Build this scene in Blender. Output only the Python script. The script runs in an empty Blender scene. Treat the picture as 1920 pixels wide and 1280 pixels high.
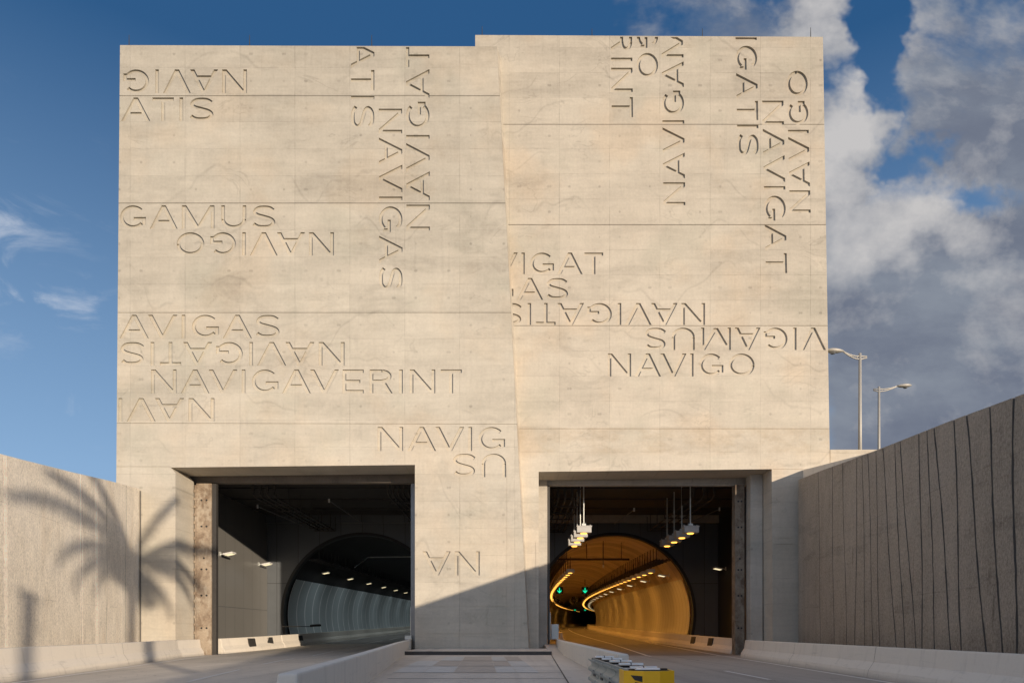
import bpy, bmesh, math, random
from mathutils import Vector, Matrix
from mathutils.geometry import delaunay_2d_cdt
random.seed(7)
S = bpy.context.scene
C = S.collection
PI = math.pi
F = 1280.0; PX0 = 960.0; HZ = 1183.0; E = 1.27; D = 34.59; DR = 35.2
SUN_T, SUN_V = 0.71, 0.165           # towards the sun: (SUN_T, -1, SUN_V)

def P(px, py, Y): return Vector(((px-PX0)*Y/F, Y, E+(HZ-py)*Y/F))

# ------------------------------------------------------------------ node helpers
class V_:
    def __init__(s, nt, sock): s.nt = nt; s.k = sock
    def _m(s, op, b=None, c=None, clamp=False):
        n = s.nt.nodes.new('ShaderNodeMath'); n.operation = op; n.use_clamp = clamp
        for i, v in enumerate((s, b, c)):
            if v is None: continue
            if isinstance(v, V_): s.nt.links.new(v.k, n.inputs[i])
            else: n.inputs[i].default_value = v
        return V_(s.nt, n.outputs[0])
    def __add__(s, o): return s._m('ADD', o)
    def __sub__(s, o): return s._m('SUBTRACT', o)
    def __mul__(s, o): return s._m('MULTIPLY', o)
    def __truediv__(s, o): return s._m('DIVIDE', o)
    def frac(s): return s._m('FRACT')
    def floor(s): return s._m('FLOOR')
    def abs(s): return s._m('ABSOLUTE')
    def lt(s, o): return s._m('LESS_THAN', o)
    def gt(s, o): return s._m('GREATER_THAN', o)
    def max(s, o): return s._m('MAXIMUM', o)
    def min(s, o): return s._m('MINIMUM', o)
    def clamp(s): return s._m('ADD', 0.0, clamp=True)
    def step(s, a, b):                       # smoothstep a..b -> 0..1
        n = s.nt.nodes.new('ShaderNodeMapRange'); n.interpolation_type = 'SMOOTHSTEP'
        s.nt.links.new(s.k, n.inputs['Value'])
        lo, hi, f, t = (a, b, 0, 1) if a < b else (b, a, 1, 0)
        n.inputs['From Min'].default_value = lo; n.inputs['From Max'].default_value = hi
        n.inputs['To Min'].default_value = f; n.inputs['To Max'].default_value = t
        return V_(s.nt, n.outputs[0])
class NT:
    def __init__(s, nt): s.nt = nt
    def new(s, t): return s.nt.nodes.new(t)
    def link(s, a, b): s.nt.links.new(a, b)
    def coords(s, kind='Object', out=None):
        n = s.new('ShaderNodeTexCoord'); return n.outputs[kind]
    def xyz(s, sock):
        n = s.new('ShaderNodeSeparateXYZ'); s.link(sock, n.inputs[0])
        return [V_(s.nt, n.outputs[i]) for i in range(3)]
    def vec(s, x, y, z):
        n = s.new('ShaderNodeCombineXYZ')
        for i, v in enumerate((x, y, z)):
            if isinstance(v, V_): s.link(v.k, n.inputs[i])
            else: n.inputs[i].default_value = v
        return n.outputs[0]
    def noise(s, vec, scale, detail=4, rough=.55, dist=0.0, sc3=None):
        if sc3:
            m = s.new('ShaderNodeMapping'); m.inputs['Scale'].default_value = sc3
            s.link(vec, m.inputs['Vector']); vec = m.outputs[0]
        n = s.new('ShaderNodeTexNoise'); n.inputs['Scale'].default_value = scale
        n.inputs['Detail'].default_value = detail; n.inputs['Roughness'].default_value = rough
        n.inputs['Distortion'].default_value = dist
        s.link(vec, n.inputs['Vector']); return V_(s.nt, n.outputs[0])
    def white(s, vec):
        n = s.new('ShaderNodeTexWhiteNoise'); n.noise_dimensions = '3D'
        s.link(vec, n.inputs['Vector']); return V_(s.nt, n.outputs['Value'])
    def mix(s, fac, a, b, mode='MIX'):
        n = s.new('ShaderNodeMix'); n.data_type = 'RGBA'; n.blend_type = mode
        if isinstance(fac, V_): s.link(fac.k, n.inputs[0])
        else: n.inputs[0].default_value = fac
        for i, v in ((6, a), (7, b)):
            if isinstance(v, (tuple, list)): n.inputs[i].default_value = (*v[:3], 1)
            else: s.link(v, n.inputs[i])
        return n.outputs[2]
    def gray(s, v):
        n = s.new('ShaderNodeCombineColor')
        for i in range(3): s.link(v.k, n.inputs[i])
        return n.outputs[0]
    def mul(s, col, v): return s.mix(1.0, col, s.gray(v), 'MULTIPLY')
    def bump(s, h, strength, dist):
        n = s.new('ShaderNodeBump'); n.inputs['Strength'].default_value = strength
        n.inputs['Distance'].default_value = dist; s.link(h.k, n.inputs['Height']); return n.outputs[0]

def material(name):
    m = bpy.data.materials.new(name); m.use_nodes = True
    nt = m.node_tree; b = nt.nodes['Principled BSDF']
    return m, NT(nt), b

def plain(name, col, rough=.6, metal=0.0, var=.12, scale=3.0, bump=.0):
    m, t, b = material(name); co = t.coords()
    n = t.noise(co, scale, 5, .6); n2 = t.noise(co, scale*7, 3, .6)
    f = (n-.5)*(var*2.2) + (n2-.5)*var + 1.0
    t.link(t.mul(t.mix(0, col, col), f), b.inputs['Base Color'])
    b.inputs['Roughness'].default_value = rough; b.inputs['Metallic'].default_value = metal
    if bump: t.link(t.bump(n2, bump, .02), b.inputs['Normal'])
    return m

def emis(name, col, strength, base=(.1,.1,.1)):
    m, t, b = material(name)
    b.inputs['Base Color'].default_value = (*base, 1)
    b.inputs['Emission Color'].default_value = (*col, 1); b.inputs['Emission Strength'].default_value = strength
    return m

def facade_concrete(name, base, px, ox, pz, oz, seed=0.0, warm=0.0, band=None):
    m, t, b = material(name); co = t.coords(); x, y, z = t.xyz(co)
    c2 = t.vec(x+seed, y, z+seed*.7)
    big = t.noise(c2, .16, 4, .6, .6); mid = t.noise(c2, .9, 5, .62, .3); fine = t.noise(c2, 9, 4, .6)
    smear = t.noise(c2, .55, 4, .6, .8, sc3=(.35, 1, 1.4))
    cx = (x-ox)/px; cz = (z-oz)/pz
    cell = t.vec(cx.floor(), 0.0, cz.floor()); w = t.white(cell)
    brush = t.noise(t.vec(x*9.0, y, z*1.2), 1.0, 3, .6); hb = t.noise(t.vec(x*.35, y, z*5.0), 1.0, 4, .65)
    v = (big-.5)*.30 + (mid-.5)*.22 + (fine-.5)*.20 + (smear-.5)*.26 + (w-.5)*.075 + (brush-.5)*.10 + (hb-.5)*.16 + 1.0 - (z-9).max(0.0)*.0085
    col = t.mix((big-.3)*1.2, base, (base[0]*.93, base[1]*.955, base[2]*.97))
    blot = t.noise(c2, .33, 3, .5, .2).step(.50, .70)*.45
    col = t.mix(blot, col, (base[0]*.80, base[1]*.84, base[2]*.83))
    pink = t.noise(t.vec(x+seed+31, y, z), .28, 3, .55).step(.5, .7)*(.4+warm)
    col = t.mix(pink, col, (base[0]*1.03, base[1]*.95, base[2]*.87))
    # pour lines: wavy tide marks
    r = t.noise(t.vec(x*.30+seed, 3.0, z*.62), 1.0, 3, .55, 1.2)
    ridge = ((r-.52).abs()).step(.020, .0)*t.noise(c2, .35, 2).step(.50, .66)
    ridge2 = ((r-.44).abs()).step(.09, .0)*t.noise(t.vec(x+9, y, z), .3, 2).step(.48, .66)
    v = v - ridge*.12 - ridge2*.08
    # formwork lines, broken up
    brk = t.noise(c2, .9, 3).step(.42, .64)
    fx = (cx.frac()-.5).abs(); fz = (cz.frac()-.5).abs()
    lx = fx.step(.5-.018/px*1.3, .5); lz = fz.step(.5-.018/pz*1.3, .5)
    v = v - lx*(brk*.20+.07) - lz*(brk*.16+.03)
    # bleed of stain below horizontal lines
    under = cz.frac().step(.80, 1.0)*t.noise(t.vec(x, 0.0, z*.2), 2.2, 3).step(.5, .75)
    v = v - under*.07
    runs = t.noise(t.vec(x, 0.0, z*.05), 3.5, 3, .6).step(.56, .78)
    v = v - runs*.06
    if band:
        bd = z.step(band[0], band[0]+.4)*z.step(band[1]+.12, band[1])*t.noise(t.vec(x, 0.0, z*1.6), .55, 5, .7).step(.40, .62)
        col = t.mix(bd*.55, col, (base[0]*.80, base[1]*.74, base[2]*.66))
    pour = t.noise(t.vec(x*.10+seed, 2.0, z*.55+big*.6), 1.0, 5, .65).step(.48, .62); v = v - pour*.075
    tl = (((t.noise(t.vec(x*.16+seed, 5.0, z*.05), 1.0, 3, .5)*5.0+z*.37).frac()-.5).abs()).step(.05, .0)*t.noise(c2, .25, 2).step(.50, .62); v = v - tl*.11
    # tie holes
    hx = (((cx.frac()-.5).abs())-.30).abs()*px
    hz = (cz.frac()-.5).abs()*pz
    hx = hx+(w-.5)*.12
    dist = (hx*hx+hz*hz)._m('SQRT')
    drop = t.white(t.vec((cx*2).floor(), 4.0, cz.floor()))
    dot = dist.step(.095, .03)*(drop*.38+.05)
    v = v - dot*.5
    # bug holes
    bug = t.noise(c2, 22, 2, .5).step(.72, .78)
    v = v - bug*.10
    t.link(t.mul(col, v), b.inputs['Base Color'])
    b.inputs['Roughness'].default_value = .82; b.inputs['Specular IOR Level'].default_value = .25
    h = mid*.6 + fine*.25 - lx*.5 - lz*.5 - dot*.8 - bug*.3
    t.link(t.bump(h, .35, .02), b.inputs['Normal'])
    return m

def rough_concrete(name, base, pale=False):
    m, t, b = material(name); co = t.coords('UV'); x, y, z = t.xyz(co)   # u along wall (m), v up (m)
    c = t.vec(x, y, 0.0)
    big = t.noise(c, .25, 4, .6); rib = t.noise(c, 5.5, 5, .75, sc3=(2.2, .25, 1)); gr = t.noise(c, 26, 4, .7)
    mid = t.noise(c, 1.4, 4, .6, sc3=(1.4, .7, 1)); fleck = t.noise(c, 11, 3, .8, sc3=(1.6, .55, 1))
    gr2 = t.noise(c, 14, 5, .8, sc3=(1.2,.8,1))
    v = (big-.5)*.5 + (mid-.5)*.4 + (rib-.5)*(.7 if pale else .35) + (gr-.5)*.5 + (fleck-.5)*.8 + (gr2-.5)*(1.3 if pale else 1.7) + 1.0
    lines = (((y/2.9)+.18).frac()-.5).abs().step(.493, .5)
    v = v - lines*t.noise(c, .7, 2).step(.4, .6)*.22
    col = t.mix((big-.35)*1.4, base, (base[0]*.92, base[1]*.95, base[2]*1.0))
    if pale:
        wob = t.noise(t.vec(x*.0, y*.25, 0.0), 1.0, 2)
        st = t.noise(t.vec(x+wob*.5, 0.0, 0.0), 1.3, 2, .4).step(.58, .64)
        col = t.mix(st*.55, col, (base[0]*1.35, base[1]*1.34, base[2]*1.36))
        top = t.noise(t.vec(x, y*.3, 2.0), 1.2, 4).step(.55, .75)
        col = t.mix(top*.25, col, (base[0]*.75, base[1]*.66, base[2]*.55))
    else:
        band = t.noise(t.vec(x, y*.04, 5.0), 2.1, 3, .6)
        v = v + (band-.5)*.30
        sl_ = t.noise(t.vec(x+y*.05, y*.06, 7.0), 3.2, 4, .7, .3); v = v - sl_.step(.60, .72)*t.noise(c, .8, 3).step(.42,.6)*.38
        hl = t.noise(t.vec(x*.12, y*.9, 3.0), 1.3, 4, .7).step(.56, .66); v = v - hl*.14
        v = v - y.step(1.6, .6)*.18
    t.link(t.mul(col, v), b.inputs['Base Color']); b.inputs['Roughness'].default_value = .95
    b.inputs['Specular IOR Level'].default_value = .1
    t.link(t.bump(rib*.5+gr*.35+fleck*.7+gr2*.8, 1.0, .07), b.inputs['Normal'])
    return m

def road_mat(name, base, dark=.8):
    m, t, b = material(name); co = t.coords(); x, y, z = t.xyz(co)
    big = t.noise(co, .22, 4, .6, .3); fine = t.noise(co, 40, 3, .7); mid = t.noise(co, 2.0, 5, .65)
    streak = t.noise(t.vec(x, y*.05, z), 1.3, 4, .6)
    v = (big-.5)*.35 + (fine-.5)*.30 + (mid-.5)*.22 + (streak-.5)*.40 + 1.0
    crack = ((t.noise(co, .35, 5, .6, .8)-.5).abs()).step(.006, .0)
    v = v - crack*.3
    tr = t.noise(t.vec(x*1.0, y*.02, 3.0), 1.0, 3, .6).step(.50, .68); v = v - tr*.16
    patch = t.white(t.vec((x/3.7).floor(), (y/4.6).floor(), 0.0)); v = v + (patch-.5)*.12
    jt = ((y/4.6).frac()-.5).abs().step(.4955, .5)
    v = v - jt*.35
    t.link(t.mul(t.mix((big-.3), base, tuple(c*dark for c in base)), v), b.inputs['Base Color'])
    b.inputs['Roughness'].default_value = .8
    t.link(t.bump(fine+mid*.5, .35, .01), b.inputs['Normal'])
    return m

def panel_lines(name, base, axis, period, lw, linecol, rough=.35, off=0.0, var=.1, hz=None, spec=.5):
    m, t, b = material(name); co = t.coords(); c = t.xyz(co); a = c[axis]
    q = ((a-off)/period); l = (q.frac()-.5).abs().step(.5-lw/period, .5-lw/period*.3)
    n = t.noise(co, .5, 4, .6); w = t.white(t.vec(q.floor(), 1.0, 0.0)); n2 = t.noise(co, 3.5, 4, .7)
    v = (n-.5)*var*2 + (w-.5)*var + (n2-.5)*var*.8 + 1.0
    if hz:
        l2 = (((c[2]-hz[0])/hz[1]).frac()-.5).abs().step(.5-lw/hz[1], .5-lw/hz[1]*.3); l = l.max(l2)
    t.link(t.mul(t.mix(l, base, linecol), v), b.inputs['Base Color'])
    b.inputs['Roughness'].default_value = rough; b.inputs['Specular IOR Level'].default_value = spec
    t.link(t.bump(l*-1.0+n2*.08, .4, .01), b.inputs['Normal'])
    return m

def rust_mat(name='rusty_steel', k=1.0):
    m, t, b = material(name); co = t.coords(); x, y, z = t.xyz(co)
    n = t.noise(co, 1.3, 5, .65, .5); f = t.noise(co, 9, 5, .7); run = t.noise(t.vec(x*1.5, y, z*.8), 2.2, 5, .6)
    col = t.mix(n.step(.40, .66), (.36,.29,.215), (.20,.145,.10))
    col = t.mix(run.step(.5, .66)*.7, col, (.43,.37,.29))
    t.link(t.mul(col, ((f-.5)*.7+1.0)*k), b.inputs['Base Color'])
    b.inputs['Roughness'].default_value = .85
    t.link(t.bump(f, .4, .01), b.inputs['Normal']); return m

M = {}
FB = (.535,.487,.405)
M['left_face'] = facade_concrete('board_marked_concrete_left', FB, 2.784, -16.57, 1.372, 22.95, 0.0)
M['right_face'] = facade_concrete('board_marked_concrete_right', (.565,.505,.415), 2.59, 5.03, 1.302, 22.23, 17.0, .15, (10.2, 11.7))
M['grey_concrete'] = facade_concrete('smooth_grey_concrete', (.50,.46,.40), 2.4, .3, 1.5, .4, 41.0)
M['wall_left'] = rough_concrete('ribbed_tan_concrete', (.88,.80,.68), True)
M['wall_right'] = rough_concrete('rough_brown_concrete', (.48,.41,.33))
M['groove'] = plain('dark_groove', (.13,.118,.105), .95, var=.3)
def barrier_mat():
    m, t, b = material('cream_barrier_concrete'); co = t.coords('Generated'); ob = t.coords(); x, y, z = t.xyz(ob)
    n = t.noise(ob, .7, 5, .6); f = t.noise(ob, 12, 4, .7); run = t.noise(t.vec(x*4, y*4, z*.4), 1.0, 4, .65)
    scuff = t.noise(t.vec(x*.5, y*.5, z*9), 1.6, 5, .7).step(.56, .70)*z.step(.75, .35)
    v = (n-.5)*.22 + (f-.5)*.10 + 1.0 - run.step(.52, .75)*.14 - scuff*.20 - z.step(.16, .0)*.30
    t.link(t.mul(t.mix(n, (.80,.74,.65), (.72,.655,.56)), v), b.inputs['Base Color']); b.inputs['Roughness'].default_value = .85
    b.inputs['Specular IOR Level'].default_value = .2
    t.link(t.bump(f+n, .3, .015), b.inputs['Normal']); return m
M['barrier'] = barrier_mat()
M['road'] = road_mat('worn_road_concrete', (.42,.375,.33))
M['road_left'] = road_mat('pale_road_concrete', (.60,.54,.46))
M['road_in'] = road_mat('tunnel_road_surface', (.24,.215,.19))
M['paving'] = road_mat('median_paving', (.66,.58,.49), .85)
M['slab_light'] = plain('pale_paving_slab', (.60,.57,.52), .85, var=.18, scale=2)
M['slab_brown'] = plain('brown_paving_slab', (.50,.43,.36), .85, var=.22, scale=2)
M['paint'] = plain('worn_white_paint', (.72,.70,.66), .7, var=.2, scale=4)
M['header'] = plain('shaded_header_concrete', (.20,.17,.14), .9, var=.35, scale=1.2)  # header's shade is put into this dark tone; barrier joints reuse it
M['joint'] = plain('dark_joint', (.06,.058,.055), .9)
M['rust'] = rust_mat(); M['rust_shaded'] = rust_mat('shaded_rusty_steel', .62)  # second copy is darkened: the right guide's shade is in its colour
M['steel'] = plain('grey_steel', (.28,.28,.28), .5, .6, .15)
M['dark_steel'] = plain('dark_steel', (.07,.065,.06), .55, .4, .2)
M['side_panel'] = panel_lines('grey_side_cladding', (.18,.175,.165), 1, 1.55, .03, (.09,.09,.09), .35, .3, .06, (2.9, 20))
M['back_panel'] = panel_lines('slate_wall_panel', (.115,.125,.135), 0, 1.66, .025, (.03,.03,.03), .4, .0, .15, (5.0, 20))
M['ceiling'] = plain('mottled_dark_ceiling', (.05,.048,.046), .8, var=.3, scale=.6)  # very dark, mottled ceiling tone
M['clad_cool'] = panel_lines('pale_cool_cladding', (.48,.53,.53), 1, 2.2, .16, (.95,.95,.93), .35, 1.1, .06)
M['clad_warm'] = panel_lines('pale_warm_cladding', (.60,.56,.48), 1, 1.1, .05, (.30,.26,.21), .32, 1.1, .1)
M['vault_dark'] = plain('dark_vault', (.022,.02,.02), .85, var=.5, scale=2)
M['vault'] = panel_lines('vault_concrete', (.66,.52,.38), 1, 1.8, .03, (.12,.1,.08), .8, 0, .3)
M['ring'] = plain('black_portal_ring', (.025,.025,.025), .6)
M['lamp_box'] = plain('lamp_housing_paint', (.50,.49,.47), .55, var=.15)
M['white_metal'] = plain('white_metal', (.75,.74,.72), .45, var=.05)
M['galv'] = plain('galvanized_steel', (.66,.68,.65), .45, .3, .12)
M['galv_dull'] = plain('weathered_rail_steel', (.40,.42,.385), .5, .15, .2, 2.5)
M['bright_white'] = plain('glossy_white_strip', (.95,.95,.93), .25, var=.03)
M['yellow'] = plain('yellow_paint', (.92,.50,.01), .45, var=.06, scale=2)
M['black'] = plain('black_paint', (.02,.02,.02), .5)
M['lamp_amber'] = emis('amber_lamp_glow', (1,.46,.07), 3.2)
M['lamp_white'] = emis('white_lamp_glow', (1,.84,.50), 1.15)
M['green'] = emis('green_signal_glow', (.0,.95,.45), 1.2)
M['pole'] = plain('painted_pole', (.42,.40,.36), .5, .2, .1)
M['trunk'] = plain('palm_trunk_bark', (.20,.16,.12), .95, var=.4, scale=6, bump=.6)
M['frond'] = plain('palm_leaf', (.06,.10,.03), .6, var=.3, scale=5)
def ground_mat():
    m, t, b = material('dry_grass_ground'); co = t.coords()
    n = t.noise(co, .3, 6, .65); f = t.noise(co, 8, 4, .7)
    t.link(t.mul(t.mix(n.step(.4, .6), (.07,.09,.03), (.20,.17,.12)), (f-.5)*.8+1.0), b.inputs['Base Color'])
    b.inputs['Roughness'].default_value = .95; return m
M['ground'] = ground_mat()

# ------------------------------------------------------------------ mesh helpers
class MB:
    def __init__(s): s.v = []; s.f = []; s.mi = []; s.uv = {}
    def quad(s, a, b, c, d, mi=0):
        i = len(s.v); s.v += [tuple(a), tuple(b), tuple(c), tuple(d)]; s.f.append((i,i+1,i+2,i+3)); s.mi.append(mi)
    def poly(s, pts, mi=0):
        i = len(s.v); s.v += [tuple(p) for p in pts]; s.f.append(tuple(range(i, i+len(pts)))); s.mi.append(mi)
    def box(s, x0, x1, y0, y1, z0, z1, mi=0):
        i = len(s.v)
        s.v += [(x,y,z) for z in (z0,z1) for y in (y0,y1) for x in (x0,x1)]
        for q in ((0,2,3,1),(4,5,7,6),(0,1,5,4),(2,6,7,3),(0,4,6,2),(1,3,7,5)):
            s.f.append(tuple(i+k for k in q)); s.mi.append(mi)
    def obox(s, c, ax, ay, az, mi=0):        # oriented box: centre and three half vectors
        c = Vector(c); ax, ay, az = Vector(ax), Vector(ay), Vector(az); i = len(s.v)
        s.v += [tuple(c+ax*sx+ay*sy+az*sz) for sz in (-1,1) for sy in (-1,1) for sx in (-1,1)]
        for q in ((0,2,3,1),(4,5,7,6),(0,1,5,4),(2,6,7,3),(0,4,6,2),(1,3,7,5)):
            s.f.append(tuple(i+k for k in q)); s.mi.append(mi)
    def tube(s, pts, r, n=10, mi=0, cap=True, flat=1.0):
        pts = [Vector(p) for p in pts]; rs = r if isinstance(r, (list, tuple)) else [r]*len(pts)
        rings = []
        for k, p in enumerate(pts):
            d = (pts[min(k+1, len(pts)-1)] - pts[max(k-1, 0)]).normalized()
            up = Vector((0,0,1)) if abs(d.z) < .95 else Vector((0,1,0))
            a = d.cross(up).normalized(); b = a.cross(d).normalized()
            base = len(s.v)
            for j in range(n):
                t = 2*PI*j/n; s.v.append(tuple(p + a*math.cos(t)*rs[k] + b*math.sin(t)*rs[k]*flat))
            rings.append(base)
        for k in range(len(rings)-1):
            for j in range(n):
                a, b = rings[k]+j, rings[k]+(j+1) % n
                s.f.append((a, b, b+rings[k+1]-rings[k], a+rings[k+1]-rings[k])); s.mi.append(mi)
        if cap:
            s.f.append(tuple(rings[0]+j for j in range(n))); s.mi.append(mi)
            s.f.append(tuple(rings[-1]+n-1-j for j in range(n))); s.mi.append(mi)
    def build(s, name, mats, parent=None, smooth=False, bevel=0.0, recalc=True):
        me = bpy.data.meshes.new(name); me.from_pydata(s.v, [], s.f)
        if not isinstance(mats, (list, tuple)): mats = [mats]
        for m in mats: me.materials.append(m)
        for p, mi in zip(me.polygons, s.mi): p.material_index = mi; p.use_smooth = smooth
        if recalc:
            bm = bmesh.new(); bm.from_mesh(me); bmesh.ops.remove_doubles(bm, verts=bm.verts, dist=1e-5)
            bmesh.ops.recalc_face_normals(bm, faces=bm.faces); bm.to_mesh(me); bm.free()
        o = bpy.data.objects.new(name, me); C.objects.link(o)
        if parent: o.parent = parent
        if bevel:
            b = o.modifiers.new('bevel', 'BEVEL'); b.width = bevel; b.segments = 2; b.limit_method = 'ANGLE'
        return o

def thing(name, label, cat, loc=(0,0,0), group=None):
    o = bpy.data.objects.new(name, None); C.objects.link(o); o.location = loc; o.empty_display_size = .3
    o['label'] = label; o['category'] = cat
    if group: o['group'] = group
    return o
def tag(o, label, cat, group=None, kind=None):
    o['label'] = label; o['category'] = cat
    if group: o['group'] = group
    if kind: o['kind'] = kind
    return o
def struct(o): o['kind'] = 'structure'; return o
def under(o, root):       # part built in world coordinates: keep it there while the root sits at its base
    o.parent = root; o.matrix_parent_inverse = Matrix.Translation(-Vector(root.location)); return o
def offs(o, v):           # shift mesh so the object's origin lies at v
    o.data.transform(Matrix.Translation(-Vector(v))); o.location = v; return o
def dup(root, loc, label=None):
    r = root.copy(); C.objects.link(r); r.location = loc
    if label: r['label'] = label
    for ch in list(root.children):
        c = ch.copy(); C.objects.link(c); c.parent = r
        for g in ch.children:
            d = g.copy(); C.objects.link(d); d.parent = c
    return r

def ccw(p):
    a = sum(p[i][0]*p[(i+1) % len(p)][1]-p[(i+1) % len(p)][0]*p[i][1] for i in range(len(p)))
    return p if a > 0 else p[::-1]

def relief(name, outer, holes, cuts, to3, thick, mats, parent=None, uv=False, cutmat=None, keep=()):
    """flat face with real recesses: outer polygon, holes, cuts=[(poly, depth)] all in 2D; to3(a, b, depth) -> 3D"""
    cuts = list(cuts) + [(k, -1.0) for k in keep]
    polys = [ccw(outer)] + [ccw(h) for h in holes] + [ccw(c[0]) for c in cuts]
    vs, fs = [], []
    for p in polys:
        fs.append(list(range(len(vs), len(vs)+len(p)))); vs += [Vector(q) for q in p]
    ov, oe, of, _, _, ofid = delaunay_2d_cdt(vs, [], fs, 0, 1e-5, True)
    nh = len(holes); depth = []
    for ids in ofid:
        if 0 not in ids or any(1 <= i <= nh for i in ids): depth.append(None); continue
        dd = [cuts[i-1-nh][1] for i in ids if i > nh]
        depth.append(0.0 if (not dd or min(dd) < 0) else max(dd))
    mb_v, mb_f, mi, idx = [], [], [], {}
    uvs = []
    def vid(i, d):
        k = (i, round(d, 4))
        if k not in idx:
            idx[k] = len(mb_v); mb_v.append(tuple(to3(ov[i][0], ov[i][1], d))); uvs.append((ov[i][0], ov[i][1]+ (d if d < 1 else 0)))
        return idx[k]
    edge = {}
    for fi, f in enumerate(of):
        if depth[fi] is None: continue
        mb_f.append([vid(i, depth[fi]) for i in f]); mi.append(1 if (cutmat and depth[fi] > 0) else 0)
        for k in range(len(f)):
            a, b = f[k], f[(k+1) % len(f)]; edge.setdefault((min(a,b), max(a,b)), []).append((fi, a, b))
    for key, l in edge.items():
        ds = [depth[x[0]] for x in l]
        if len(l) == 1: d0, d1 = ds[0], thick
        elif abs(ds[0]-ds[1]) > 1e-6: d0, d1 = ds
        else: continue
        _, a, b = l[0]
        mb_f.append([vid(b, d0), vid(a, d0), vid(a, d1), vid(b, d1)])
        mi.append(1 if (cutmat and len(l) == 2) else 0)
    me = bpy.data.meshes.new(name); me.from_pydata(mb_v, [], mb_f)
    for m in mats: me.materials.append(m)
    for p, k in zip(me.polygons, mi): p.material_index = k
    if uv:
        l = me.uv_layers.new(name='UVMap')
        for p in me.polygons:
            for li in p.loop_indices: l.data[li].uv = uvs[me.loops[li].vertex_index]
    me.validate()
    o = bpy.data.objects.new(name, me); C.objects.link(o)
    if parent: o.parent = parent
    return o

# ------------------------------------------------------------------ lettering (cap height 1)
T_ = .152
def rect(x0, x1, y0, y1): return [(x0,y0),(x1,y0),(x1,y1),(x0,y1)]
def thickline(pts, t):
    out = []; n = len(pts); L = []
    for i in range(n):
        a = Vector(pts[max(i-1,0)]); b = Vector(pts[min(i+1,n-1)]); d = (b-a).normalized(); nn = Vector((-d.y, d.x))
        L.append((Vector(pts[i])+nn*t/2, Vector(pts[i])-nn*t/2))
    for i in range(n-1): out.append([tuple(L[i][0]), tuple(L[i][1]), tuple(L[i+1][1]), tuple(L[i+1][0])])
    return out
def arcp(cx, cy, rx, ry, a0, a1, n): return [(cx+rx*math.cos(math.radians(a0+(a1-a0)*i/n)), cy+ry*math.sin(math.radians(a0+(a1-a0)*i/n))) for i in range(n+1)]
def catmull(p, k=4):
    q = [p[0]]+p+[p[-1]]; out = []
    for i in range(1, len(q)-2):
        for j in range(k):
            t = j/k; a, b, c, d = [Vector(x) for x in q[i-1:i+3]]
            out.append(tuple(.5*((2*b)+(c-a)*t+(2*a-5*b+4*c-d)*t*t+(3*b-a-3*c+d)*t**3)))
    return out+[p[-1]]
W = dict(A=1.17, V=1.17, I=T_, N=1.04, G=1.08, S=.98, T=.86, M=1.36, U=1.04, E=.86, R=.94, O=1.16)
SB = dict(A=.03, V=.03, I=.14, N=.14, G=.12, S=.11, T=.08, M=.14, U=.14, E=.12, R=.12, O=.12)
def glyph(c):
    w, t = W[c], T_; s = t*1.25; o = []
    if c == 'I': o = [rect(0, t, 0, 1)]
    if c == 'N': o = [rect(0, t, 0, 1), rect(w-t, w, 0, 1), [(0,1),(s,1),(w,0),(w-s,0)]]
    if c in 'AV':
        h = w/2; o = [[(0,0),(s*.95,0),(h+s*.475,1),(h-s*.475,1)], [(w-s*.95,0),(w,0),(h+s*.475,1),(h-s*.475,1)]]
        if c == 'A': k = (h-s*.475); o.append([(k*.27+s*.4,.25),(w-k*.27-s*.4,.25),(w-k*.41-s*.4,.25+t*.85),(k*.41+s*.4,.25+t*.85)])
        else: o = [[(x, 1-y) for x, y in q] for q in o]
    if c == 'T': o = [rect(0, w, 1-t*.95, 1), rect(w/2-t/2, w/2+t/2, 0, 1-t*.95)]
    if c == 'E': o = [rect(0, t, 0, 1), rect(t, w, 0, t*.95), rect(t, w, 1-t*.95, 1), rect(t, w*.84, .5-t*.45, .5+t*.45)]
    if c == 'M': o = [rect(0, t, 0, 1), rect(w-t, w, 0, 1), [(0,1),(s,1),(w/2+s/2,0.02),(w/2-s/2,0.02)], [(w,1),(w-s,1),(w/2-s/2,0.02),(w/2+s/2,0.02)]]
    if c == 'O': o = thickline(arcp(w/2, .5, w/2-t/2, .5-t/2, 0, 360, 32), t)
    if c == 'G':
        o = thickline(arcp(w/2, .5, w/2-t/2, .5-t/2, 42, 322, 26), t)
        o += [rect(w-t*1.02, w, .17, .50), rect(w*.52, w-t*.9, .50-t*.9, .50)]
    if c == 'U': o = [rect(0, t, .42, 1), rect(w-t, w, .42, 1)] + thickline(arcp(w/2, .42, w/2-t/2, .42-t/2, 180, 360, 16), t)
    if c == 'R':
        o = [rect(0, t, 0, 1), rect(t, w*.55, 1-t*.95, 1), rect(t, w*.62, .44, .44+t*.9)]
        o += thickline(arcp(w*.55, .72, w*.40-t/2, .28-t/2, -90, 90, 12), t)
        o += [[(w*.50,.46),(w*.50+s,.46),(w,0),(w-s,0)]]
    if c == 'S':
        p = [(.90,.79),(.74,.895),(.50,.918),(.26,.885),(.11,.75),(.2,.61),(.5,.52),(.8,.42),(.905,.27),(.76,.115),(.5,.082),(.24,.105),(.06,.215)]
        o = thickline(catmull([(x*w, y) for x, y in p], 3), t)
    return o
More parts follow.
